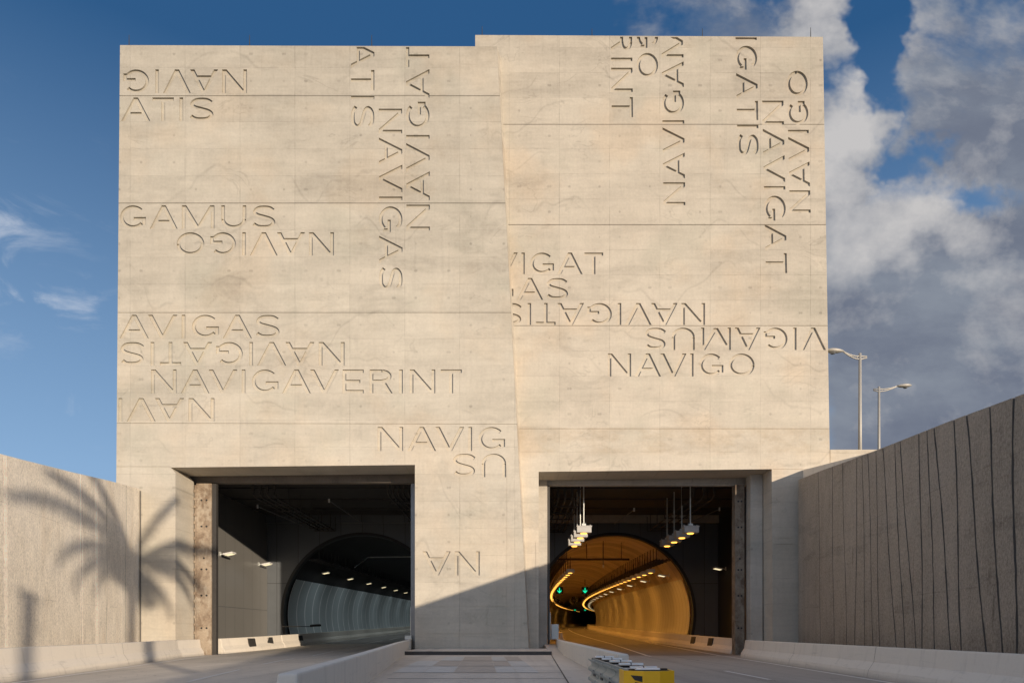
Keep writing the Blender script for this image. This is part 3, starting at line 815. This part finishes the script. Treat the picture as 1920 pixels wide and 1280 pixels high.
def small_lamp():
    r = thing('hanging_lamp', '', 'lamp', (0,0,0), 'amber lamps hanging in two rows in the right tunnel')
    mb = MB(); mb.box(-.30,.30,-.28,.28,0,.28); mb.build('housing', M['white_metal'], r)
    mb = MB(); mb.tube([(0,0,.003),(0,0,-.04)], [.17,.15], 12); mb.build('lens', M['lamp_amber'], r)
    mb = MB(); mb.tube([(0,0,.28),(0,0,1.3)], .03, 6); mb.build('rod', M['dark_steel'], r)
    return r
T0 = small_lamp(); first = True
for side, off in (('left', -3.35), ('right', 3.0)):
    for k in range(80):
        y = BY+1+k*2.6 if k < 60 else BY+1+156+(k-60)*5
        if y > 320: break
        x = cxR(y)+off; z = E+4.5+zroad(y)-.2
        lb = ('first amber box lamp just inside the bending tunnel, %s row' % side) if k == 0 else 'small glowing amber lamp in the long %s row inside the bending tunnel' % side
        if first: T0.location = (x,y,z); T0['label'] = lb; first = False; r = T0
        else: r = dup(T0, (x,y,z), lb)
        if k: r['group'] = 'amber lamps in the long %s row inside the tunnel' % side
        if k % 4 == 1 and (y < 190 or k % 8 == 1): LIGHTS.append((x, y, z-.12, 110 if y < 130 else 50))
def add_light(x, y, z, e, col, size=.5):
    l = bpy.data.lights.new('lamp_light', 'AREA'); l.energy = e; l.color = col; l.size = size; l.shape = 'DISK'
    o = bpy.data.objects.new('lamp_light', l); C.objects.link(o); o.location = (x, y, z); return o
for (x, y, z, e) in LIGHTS: add_light(x, y, z, e, (1,.44,.075))
# rectangular white wall lamps
def wall_lamp():
    r = thing('wall_lamp', '', 'lamp', (0,0,0), 'white wall lamps inside the portal')
    mb = MB(); mb.obox((0,0,0), (.30,0,.06), (0,.33,0), (-.015,0,.05)); mb.build('housing', M['white_metal'], r, bevel=.015)
    mb = MB()
    for s in (-1,1): mb.obox((.012,.16*s,-.058), (.24,0,.05), (0,.11,0), (-.002,0,.012))
    mb.build('lens', M['lamp_white'], r)
    mb = MB(); mb.obox((-.42,0,-.02), (.18,0,.03), (0,.04,0), (0,0,.03)); mb.box(-.62,-.58,-.1,.1,-.15,.12); mb.build('bracket', M['galv'], r)
    return r
W0 = wall_lamp(); W0.location = (-18.36, 44.4, E+5.05); W0['label'] = 'white lamp on the sunlit side wall of the left opening, nearer the gate guide'
w1 = dup(W0, (-18.36, 51.2, E+5.05), 'white lamp on the side wall of the left opening, nearer the tunnel mouth')
w2 = dup(W0, (15.36, 51.0, E+4.7), 'white lamp alone on the dark side wall of the right opening'); w2.rotation_euler.z = PI
LW = []
for k in range(24):
    y = 60+9*k
    if y > 200: break
    w = dup(W0, (cxL(y)-4.75, y, E+5.05+zroad(y)-.32), 'bright white lamp above the grey-blue wall panels of the left tunnel'); w['group'] = 'white lamps above the left tunnel panels'
    LW.append((cxL(y)-4.5, y, E+4.7+zroad(y)-.3))
for k in range(22):
    y = 56.2+8.3*k
    w = dup(W0, (cxR(y)+4.35, y, E+4.55+zroad(y)-.3), 'white lamp strip above the amber wall panels of the bending tunnel'); w['group'] = 'white lamps above the right tunnel panels'
    w.rotation_euler.z = PI
for (x, y, z) in LW: add_light(x+2.2, y, z+.3, 60, (.80,.93,1), 2.2)

# cable trays, pipes, signals, fans
def tray(name, label, cx, off, z0, y0, y1, w, mat, rungs=1.2, h=.16, cat='cable tray'):
    mb = MB(); yy = frange(y0, y1, 4)
    for a, b in zip(yy, yy[1:]):
        for s in (-1, 1):
            xa, xb = cx(a)+off+s*w/2, cx(b)+off+s*w/2; za, zb_ = z0+zroad(a), z0+zroad(b)
            mb.quad((xa,a,za),(xb,b,zb_),(xb,b,zb_+h),(xa,a,za+h)); mb.quad((xa-.04,a,za),(xa+.04,a,za),(xb+.04,b,zb_),(xb-.04,b,zb_))
        for k in range(3):
            o_ = off-w*.3+k*w*.3
            mb.tube([(cx(a)+o_, a, z0+zroad(a)+.06), (cx(b)+o_, b, z0+zroad(b)+.06)], .05, 6)
    y = y0
    while y < y1:
        z = z0+zroad(y); mb.box(cx(y)+off-w*.62, cx(y)+off+w*.62, y-.04, y+.04, z-.06, z); mb.box(cx(y)+off-w*.6, cx(y)+off-w*.55, y-.03, y+.03, z, z+1.2)
        mb.box(cx(y)+off+w*.55, cx(y)+off+w*.6, y-.03, y+.03, z, z+1.2); y += rungs
    o = mb.build(name, mat); offs(o, (cx(y0)+off, y0, z0)); return tag(o, label, cat)
tray('cable_tray', 'dark cable tray with brackets along the right shoulder of the amber tunnel', cxR, 3.9, E+5.25, BY+.6, 200, .9, M['dark_steel'])
tray('cable_tray', 'dark cable tray above the left lamp row of the amber tunnel', cxR, -4.1, E+5.2, BY+.6, 200, .7, M['dark_steel'])
tray('cable_tray', 'dark cable tray under the dark vault of the left tunnel', cxL, -4.0, E+5.3, BY+.6, 160, .8, M['dark_steel'])
stc = lambda v: (lambda y: v)
def ch_tray(label, x, z, y0, y1, n, drop=True):
    mb = MB()
    mb.box(x-.75, x+.75, y0, y0+.1, z+.45, z+.52)
    for k in range(n):
        xx = x-.6+1.2*k/(n-1); mb.tube([(xx, y0, z+.5), (xx, y0, z), (xx+.02, y0+.4, z-.12), (xx+.05, y1, z-.12)], .055, 7)
        mb.box(xx-.07, xx+.07, y0-.05, y0+.12, z+.2, z+.75)
    for y in frange(y0+2, y1, 2.4): mb.box(x-.8, x+.8, y, y+.06, z-.22, z-.16); mb.box(x-.8, x-.76, y, y+.06, z-.2, z+.9); mb.box(x+.76, x+.8, y, y+.06, z-.2, z+.9)
    o = mb.build('pipe_rack', M['dark_steel']); offs(o, (x, y0, z)); tag(o, label, 'pipe rack')
ch_tray('rack of dark pipes under the ceiling at the upper left of the left opening', -14.4, 9.2, 39.6, BY-.4, 4)
ch_tray('rack of dark pipes under the ceiling at the upper right of the left opening', -6.6, 9.3, 39.6, BY-.4, 5)
ch_tray('rack of dark pipes above the left lamp row in the right opening', 3.3, 9.1, 39.8, BY-.4, 4)
ch_tray('rack of dark pipes above the right lamp row in the right opening', 11.2, 9.2, 39.8, BY-.4, 3)
def rod(label, a, b, r=.03, tip=True, mat='steel'):
    mb = MB(); mb.tube([a, b], r, 7)
    t_ = thing('sensor_rod', label, 'rod', a)
    part(mb, 'rod', M[mat], t_)
    if tip:
        mb = MB(); mb.tube([Vector(a)+Vector((0,0,.12)), Vector(a)-Vector((0,0,.12))], .06, 8); part(mb, 'tip', M['white_metal'], t_)
rod('thin diagonal rod with pale tip in the middle of the left chamber ceiling', P(617,938,44), P(680,981,52.5))
rod('thin diagonal rod with pale tip below the left pipe rack', P(483,949,44), P(566,984,52))
rod('thin diagonal rod with pale tip in the middle of the right chamber ceiling', P(1189,955,45), P(1152,982,52.5))
rod('thin diagonal rod with pale tip right of the lamps in the right chamber', P(1349,954,45), P(1290,980,52.5))
rod('thin diagonal rod with pale tip left of the lamps in the right chamber', P(1074,957,45), P(1055,975,52.5))
rod('short vertical pole with a pale tip hanging from the amber vault', P(1131,1061,60), P(1131,1010,60), .05)
rod('thin pale bent pipe hanging under the dark vault of the left tunnel', P(665,1063,62), P(690,1044,66), .05, False, 'white_metal')
rod('long pale horizontal pipe crossing under the dark vault of the left tunnel', P(690,1044,66), P(775,1043,66), .05, False, 'white_metal')
mb = MB(); a, b = P(1046,1048,58), P(1180,1048,58); mb.tube([a, b], .09, 8)
for px in (1062, 1100, 1131, 1165): mb.tube([P(px,1048,58), P(px,1012,58)], .035, 6)
o = mb.build('cross_bar', M['dark_steel']); offs(o, a); tag(o, 'dark horizontal bar hung across the amber tunnel vault', 'bar')
def signal(px, py, Y, label, s=1.0):
    c = P(px, py, Y); r = thing('lane_signal', label, 'signal', c, 'green lane signals')
    mb = MB(); mb.box(c.x-.55*s, c.x+.55*s, Y+.05, Y+.3, c.z-.55*s, c.z+.55*s); part(mb, 'housing', M['black'], r)
    mb = MB(); q = Y+.03; w = .06*s
    mb.poly([(c.x-w,q,c.z+.42*s),(c.x-w,q,c.z-.35*s),(c.x+w,q,c.z-.35*s),(c.x+w,q,c.z+.42*s)])
    for sg in (-1, 1):
        mb.poly([(c.x,q-.004,c.z-.45*s),(c.x,q-.004,c.z-.27*s),(c.x+sg*.34*s,q-.004,c.z+.08*s),(c.x+sg*.34*s,q-.004,c.z-.10*s)])
    part(mb, 'arrow', M['green'], r, recalc=False)
    mb = MB(); mb.tube([(c.x, Y+.2, c.z+.5*s), (c.x, Y+.2, c.z+1.7)], .05, 6); part(mb, 'hanger', M['dark_steel'], r)
signal(1049, 1106, 104, 'green downward arrow signal over the left lane of the amber tunnel', .95)
signal(1097, 1106, 104, 'green downward arrow signal over the right lane of the amber tunnel', .95)
signal(1078, 1142, 235, 'tiny far green signal deep in the amber tunnel, left of the pair', .9)
signal(1097, 1142, 235, 'tiny far green signal deep in the amber tunnel, right of the pair', .9)
for px, lb in ((1044, 'round dark jet fan under the amber vault, left of the pair'), (1077, 'round dark jet fan under the amber vault, right of the pair')):
    c = P(px, 1124, 118); r = thing('jet_fan', lb, 'fan', c, 'jet fans in the amber tunnel')
    mb = MB(); mb.tube([c, c+Vector((.08,3.6,0))], .62, 20, cap=False); mb.tube([c+Vector((0,.9,0)), c+Vector((.02,1.1,0))], .3, 12)
    part(mb, 'casing', M['steel'], r)
    mb = MB()
    for k in range(9):
        t = 2*PI*k/9; mb.obox(c+Vector((math.cos(t)*.4,.8,math.sin(t)*.4)), (math.cos(t)*.2,0,math.sin(t)*.2), (-math.sin(t)*.06,.04,math.cos(t)*.06), (0,.01,0))
    part(mb, 'blades', M['dark_steel'], r)
# small boxes by the pier
mb = MB(); a = P(1035,1178,37.9); mb.box(a.x-.05, a.x+.35, 37.6, 38.0, .84, a.z+.25); mb.box(a.x-.15, a.x-.08, 37.7, 37.8, .8, a.z+.9); o = mb.build('control_box', M['galv'], bevel=.01)
offs(o, (a.x, 37.8, .84)); tag(o, 'small grey cabinet on the barrier end left in the right opening', 'box')
mb = MB(); a = P(771,1180,37); mb.tube([(a.x-.02,37,.8),(a.x-.02,37,2.6)], .03, 8); mb.box(a.x-.25, a.x+.1, 36.4, 36.9, .84, 1.05); o = mb.build('marker_post', M['galv'])
offs(o, (a.x, 37, .8)); tag(o, 'thin grey post at the inner right edge of the left opening', 'post')
mb = MB(); mb.obox((-15.2,48.5,1.62), (0.02,3.2,.02), (.03,0,0), (0,0,.03)); mb.tube([(-15.1,51.2,1.7),(-14.6,52,1.75)], .09, 8)
o = mb.build('pipe', M['dark_steel']); offs(o, (-15.2,48.5,1.6)); tag(o, 'dark pipe lying along the barrier at the left tunnel mouth', 'pipe')

# ------------------------------------------------------------------ crash cushion
cc = thing('crash_cushion', 'grey corrugated crash cushion with a yellow nose box at the end of the median', 'crash cushion', (1.67, 10.2, 0))
X0, X1, Y0, Y1, ZT = 1.40, 1.98, 8.45, 12.5, .80
def wavy(mb, x, ya, yb, s):      # three-ribbed rail
    prof = []
    for i in range(37):
        t = i/36; w = math.cos(t*6*PI); prof.append((x+s*.032*math.copysign(abs(w)**.5, w), .22+t*(ZT-.03-.22)))
    for a, b in zip(prof, prof[1:]): mb.quad((a[0]+s*.012, ya, a[1]), (b[0]+s*.012, ya, b[1]), (b[0], yb, b[1]), (a[0], yb, a[1]))
    for a, b in zip(prof, prof[1:]): mb.quad((a[0]+s*.012, ya, a[1]), (b[0]+s*.012, ya, b[1]), (b[0]-s*.02, ya, b[1]), (a[0]-s*.02, ya, a[1]))
for s_, x in ((-1, X0+.05), (1, X1-.05)):
    for k in range(4):
        mb = MB(); ya = Y0+.28+k*.98; wavy(mb, x, ya, ya+1.05, s_); fp = part(mb, 'fender_panel', M['galv_dull'], cc, recalc=False)
        zz = .22+(ZT-.25)*.5
        mb = MB(); mb.box(x-s_*.022-.012, x-s_*.022+.012, ya+.35, ya+.62, zz-.018, zz+.018)
        b_ = mb.build('slot', M['black']); b_.parent = fp; b_.matrix_parent_inverse = Matrix.Identity(4)
        for yy_ in (ya+.06,):
            for zc in (.36, .60):
                mb = MB(); mb.tube([(x+s_*.045, yy_, zc), (x+s_*.062, yy_, zc)], .016, 6); q_ = mb.build('bolt', M['steel']); q_.parent = fp; q_.matrix_parent_inverse = Matrix.Identity(4)
for k in range(5):
    y = Y0+.55+k*.95
    mb = MB(); mb.box(X0+.09, X1-.09, y, y+.06, .1, ZT-.06); mb.box(X0+.16, X0+.33, y-.03, y+.05, ZT-.02, ZT+.012); mb.box(X1-.25, X1-.07, y-.03, y+.05, ZT-.02, ZT+.012)
    d_ = part(mb, 'diaphragm', M['bright_white'], cc, bevel=.005)
    mb = MB(); mb.box(X0+.335, X1-.255, y-.04, y+.06, ZT-.05, ZT+.02); mb.box(X0+.12, X1-.1, y+.055, y+.22, ZT-.09, ZT-.03)
    q_ = mb.build('bracket', M['black']); q_.parent = d_; q_.matrix_parent_inverse = Matrix.Identity(4)
mb = MB(); mb.box(X0+.1, X1-.1, Y0+.3, Y1, .05, .16); mb.box(1.66, 1.72, Y0+.3, Y1, .16, .3); mb.box(X0+.075, X0+.11, Y0+.4, Y1, ZT-.05, ZT-.02); mb.box(X1-.11, X1-.075, Y0+.4, Y1, ZT-.05, ZT-.02)
part(mb, 'base_rail', M['galv_dull'], cc)
NP = [(X0-.02,Y0+.34),(X0-.02,Y0-.02),(1.60,Y0-.16),(1.80,Y0-.16),(X1+.02,Y0-.04),(X1+.02,Y0+.34)]
mb = MB(); n_ = len(NP); ZN = ZT-.012
for i in range(n_-1):
    a, b = NP[i], NP[i+1]; mb.quad((a[0],a[1],.06),(b[0],b[1],.06),(b[0],b[1],ZN),(a[0],a[1],ZN))
    ai, bi = [(1.69+(p[0]-1.69)*.93, Y0+.25+(p[1]-Y0-.25)*.9) for p in (a, b)]
    mb.quad((a[0],a[1],ZN),(b[0],b[1],ZN),(bi[0],bi[1],ZN),(ai[0],ai[1],ZN)); mb.quad((ai[0],ai[1],ZN),(bi[0],bi[1],ZN),(bi[0],bi[1],ZN-.06),(ai[0],ai[1],ZN-.06))
mb.poly([(1.69+(p[0]-1.69)*.93, Y0+.25+(p[1]-Y0-.25)*.9, ZN-.06) for p in NP])
part(mb, 'nose_box', M['yellow'], cc, recalc=False)
def onface(x): return Y0-.02+(x-(X0-.02))/(1.60-X0+.02)*(-.14)-.004
mb = MB()
for pts in ([(1.455,.735),(1.585,.727),(1.585,.655),(1.50,.675)], [(1.50,.655),(1.585,.635),(1.585,.61),(1.53,.60)]):
    mb.poly([(x, onface(x), z) for x, z in pts])
part(mb, 'emblem', M['black'], cc, recalc=False)
mb = MB(); mb.box(X0+.14, X1-.14, Y0+.02, Y0+.11, ZT-.02, ZT+.018); part(mb, 'top_bar', M['bright_white'], cc, bevel=.008)
mb = MB(); mb.box(X0+.12, X1-.04, Y0+.0, Y0+.018, ZT-.06, ZT-.005); mb.box(X1-.13, X1-.05, Y0+.02, Y0+.15, ZT-.05, ZT+.012); part(mb, 'bracket', M['black'], cc)

# ------------------------------------------------------------------ lightning rods on the roof
for i, (px, Y, yb, yt, lb) in enumerate(((242,36.2,86,66,'thin rod at the far left end of the left roof'),(468,36.2,86,66,'thin rod on the left roof, about a third of the way along'),
    (697,36.2,88,66,'thin rod on the left roof above the vertical lettering'),(904,36.6,70,50,'thin rod at the left end of the taller right roof'),(1110,36.6,70,54,'thin rod on the right roof, between the left end and the lettering'),
    (1317,36.6,70,54,'thin rod near the middle of the right roof'),(1520,36.6,72,52,'thin rod at the right end of the right roof'))):
    a, b = P(px, yb+6, Y), P(px, yt, Y); mb = MB(); mb.tube([a, b], [.03,.012], 6); mb.tube([a-Vector((0,0,.3)), a+Vector((0,0,.05))], .07, 8)
    o = mb.build('lightning_rod', M['dark_steel']); offs(o, a); tag(o, lb, 'lightning rod', 'rods on the roof edge')

# ------------------------------------------------------------------ street lamps
def street_lamp(px, Y, ytop, zbase, dirx, headpx, heady, label):
    t = P(px, ytop, Y); r = thing('street_lamp', label, 'street lamp', (t.x, Y, zbase), 'street lamps behind the right wall')
    mb = MB(); mb.tube([(t.x,Y,zbase),(t.x,Y,zbase+.9)], [.17,.15], 12); mb.tube([(t.x,Y,zbase+.9),(t.x,Y,t.z+.25)], [.12,.085], 12); part(mb, 'pole', M['pole'], r, smooth=True)
    h = P(headpx, heady, Y); w = h.x-t.x
    back = t+Vector((-.42*(1 if w > 0 else -1),0,.02))
    def curve(dz): return [back+Vector((0,0,dz*.4))] + [t+Vector((w*.8*s_, 0, -.02+ (h.z-t.z)*s_*s_+dz*(1-s_))) for s_ in (0,.2,.4,.6,.8,1)]
    mb = MB(); mb.tube(curve(.10), .045, 8); mb.tube(curve(-.10), .045, 8)
    for s_ in (.15,.5): q = t+Vector((w*.8*s_,0,(h.z-t.z)*s_*s_)); mb.tube([q-Vector((0,0,.1)), q+Vector((0,0,.1))], .03, 6)
    part(mb, 'arm', M['pole'], r, smooth=True)
    sg = 1 if w > 0 else -1; a = t+Vector((w*.72,0,(h.z-t.z)*.85)); L = 1.15
    pts = [a+Vector((sg*L*s_, 0, .05*s_)) for s_ in (0,.12,.3,.5,.7,.88,1)]
    mb = MB(); mb.tube(pts, [.05,.13,.20,.235,.22,.15,.04], 14, flat=.62); hd = part(mb, 'lamp_head', M['pole'], r, smooth=True)
    mb = MB(); c = a+Vector((sg*L*.58,0,-.07)); mb.tube([c, c-Vector((0,0,.10))], [.2,.12], 12); g_ = mb.build('glass', M['steel']); g_.parent = hd; g_.matrix_parent_inverse = Matrix.Identity(4)
street_lamp(1612.5, 42, 670, 8.9, -1, 1570, 656, 'taller street lamp whose arm points left towards the portal')
street_lamp(1648, 52, 731, 8.9, 1, 1694, 722, 'shorter looking street lamp whose arm points right, away from the portal')

# ------------------------------------------------------------------ palms behind the viewer (their shadows fall on the left wall)
def palm(X, Y, zb, h, R_, nf, label, seed, tr=1.0):
    rng = random.Random(seed); r = thing('palm_tree', label, 'palm tree', (X, Y, zb))
    top = Vector((X+.15, Y, zb+h)); pts = [Vector((X+.15*(i/8)**2, Y, zb-.2+(h+.2)*i/8)) for i in range(9)]
    mb = MB(); mb.tube(pts, [q*tr for q in (.42,.34,.32,.31,.30,.30,.30,.32,.36)], 12); part(mb, 'trunk', M['trunk'], r)
    for k, (az, el, ls, dr) in enumerate(nf):
        az = math.radians(az); el = math.radians(el); L = R_*ls; d = Vector((math.cos(az), math.sin(az), 0)); mb = MB()
        n = 16; p = top.copy(); a = el; pl = [p.copy()]
        for i in range(n):
            p = p+(d*math.cos(a)+Vector((0,0,math.sin(a))))*(L/n); a -= dr*(1+.4*i/n); pl.append(p.copy())
        mb.tube(pl, [.05*(1-.8*i/n)+.01 for i in range(n+1)], 5)
        side = Vector((-d.y, d.x, 0))
        for i in range(2, n):
            for sub in (0, .25, .5, .75):
                q = pl[i].lerp(pl[min(i+1,n)], sub); t = (i+sub)/n; ll = .92*math.sin(PI*min(1, .14+t*.82))**.6*(R_/4.5)
                tang = (pl[i]-pl[i-1]).normalized()
                for s_ in (-1,1):
                    dv = (side*s_*.75+tang*.45+Vector((0,0,-.55-rng.random()*.3))).normalized()
                    e = q+dv*ll; w_ = tang*.055
                    mb.quad(q-w_, q+w_, e+w_*.3+Vector((0,0,-.05)), e-w_*.3+Vector((0,0,-.05)))
        part(mb, 'frond', M['frond'], r, recalc=False)
def sunpos(px, py, line_x0, line_k, y0, s):
    y = hit(px, line_x0, line_k, y0); x = line_x0+(y-y0)*line_k; z = E+(HZ-py)*y/F
    return (x+SUN_T*s, y-s, z+SUN_V*s)
FA = [(208,54,.85,.085),(33,22,.85,.09),(218,-12,.85,.07),(215,26,1.05,.075),(213,4,.95,.085),(224,68,.85,.045),(206,-25,.7,.06),(35,42,.95,.065),(37,0,.9,.085),(25,78,.8,.04),(48,-35,.7,.05),
      (300,30,.7,.12),(120,35,.7,.12),(330,-10,.6,.07),(150,-5,.6,.07)]
FB_ = [(az, 55, 1, .12) for az in range(0, 360, 40)]
x, y, z = sunpos(246, 1045, -15.75, kL, 21, 48); palm(x, y, .9, z-.9, 5.1, FA, 'tall palm behind the viewer that shades the left wall by the portal', 5)
x, y, z = sunpos(46, 1112, -15.75, kL, 21, 40); palm(x, y, .9, z-.9, .42, FB_, 'small palm behind the viewer that shades the left end of the left wall', 9, .6)

# ------------------------------------------------------------------ world, sun, camera
el = math.atan(SUN_V/math.hypot(SUN_T, 1)); sd = Vector((SUN_T, -1, SUN_V)).normalized()
w = bpy.data.worlds.new('World'); S.world = w; w.use_nodes = True; nt = w.node_tree; t = NT(nt)
bg = nt.nodes['Background']
sky = nt.nodes.new('ShaderNodeTexSky'); sky.sky_type = 'NISHITA'; sky.sun_disc = False
sky.sun_elevation = el; sky.sun_rotation = math.atan2(sd.x, sd.y); sky.air_density = 1.2; sky.dust_density = .6; sky.ozone_density = 2.0
co = t.coords('Generated'); x, y, z = t.xyz(co)
g_ = ((z-.20)/.42).clamp()
skyc = t.mix(.88, sky.outputs[0], t.mix(g_, (1.95,3.3,5.4), (.16,.76,1.98)))
yy_ = y.max(.05); U = x/yy_; Wz = z/yy_
pv = t.vec(U*1.0, Wz*1.25, 0.0)
fb = t.noise(pv, 3.4, 9, .60, .15); fb2 = t.noise(t.vec(U+.035, Wz*1.25-.03, 0.0), 3.4, 9, .60, .15); lowf = t.noise(t.vec(U, Wz, 4.0), 2.3, 3, .5)
wa = t.noise(t.vec(U, Wz, 12.0), 4.5, 5, .6); wb = t.noise(t.vec(U, Wz, 22.0), 4.5, 5, .6)
Uw = U+(wa-.5)*.34; Ww = Wz+(wb-.5)*.34
def blob(px, py, rx, ry, k):
    du = (Uw-(px-960)/1280.)*(1280./rx); dw = (Ww-(HZ-py)/1280.)*(1280./ry)
    return ((du*du+dw*dw)._m('SQRT')).step(1.35, .15)*k
F_ = blob(1320,20,210,110,.66).max(blob(1540,50,190,150,.92)).max(blob(1585,330,150,210,1.0)).max(blob(1880,200,290,300,1.1))
low_ = Wz.step((HZ-290)/1280., (HZ-430)/1280.)*U.step(.36, .52)
F_ = F_.max(low_*1.05)
F_ = F_ - blob(1665,110,75,115,.70) - blob(1700,310,80,50,.40) - blob(1840,365,70,40,.35)
front = y.step(.05, .2)
den = ((fb-.5)*1.5+F_*.98-.30).step(.0, .52)*front
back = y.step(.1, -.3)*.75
fill_den = (t.noise(co, 2.6, 6, .6)+.0).step(.42, .62)*back  # bright unseen clouds added behind the camera to raise the ambient fill
lefty = U.step(.66, .48)*Wz.step(.30,.50)
rim = blob(1700,420,200,90,.7).max(blob(1860,450,120,80,.6)).max(blob(1575,280,110,230,.75)).max(blob(1540,30,130,90,.6))
lit = ((fb-fb2)*3.2+rim+(lowf-.5)*.9+.10 - ((Wz-.40)*-1.3).max(0.0)).clamp()
tex = t.noise(t.vec(U, Wz*1.8, 9.0), 5.0, 6, .6).step(.3, .7)
dk = t.mix(tex, (1.25,1.45,1.95), (1.95,2.2,2.65))
cc_ = t.mix(lit, dk, (4.5,4.4,4.4))
wisp = t.noise(t.vec(x*1.3, y, z*2.4), 5.5, 7, .62, .8)
wm = ((x+.56).abs().step(.17, .02))*((z-.42).abs().step(.14, .02))
wm2 = ((x+.5).abs().step(.1, .02))*((z-.26).abs().step(.05, .0))
denw = ((wisp-.50).step(.0, .22)*wm*.70).max((wisp-.47).step(.0, .22)*wm2*.45)
col = t.mix(den, skyc, cc_); col = t.mix(fill_den, col, (7.6,7.9,9.0)); col = t.mix(denw, col, (5.4,5.7,6.3))
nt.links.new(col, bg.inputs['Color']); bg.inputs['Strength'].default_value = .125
sl = bpy.data.lights.new('sun', 'SUN'); sl.energy = 4.6; sl.angle = math.radians(.5); sl.color = (1,.83,.635)
so = bpy.data.objects.new('sun', sl); C.objects.link(so); so.rotation_euler = sd.to_track_quat('Z', 'Y').to_euler(); so.location = sd*60

cam = bpy.data.cameras.new('camera'); cam.lens = 24; cam.sensor_width = 36; cam.shift_y = (HZ-640)/1920; cam.clip_end = 5000; cam.clip_start = .1
oc = bpy.data.objects.new('camera', cam); C.objects.link(oc); oc.location = (0,0,E); oc.rotation_euler = (PI/2,0,0)
S.camera = oc
S.render.engine = 'CYCLES'; S.cycles.max_bounces = 6
S.view_settings.view_transform = 'Standard'; S.view_settings.look = 'None'; S.view_settings.exposure = 0
S.render.resolution_x = 1024; S.render.resolution_y = 682
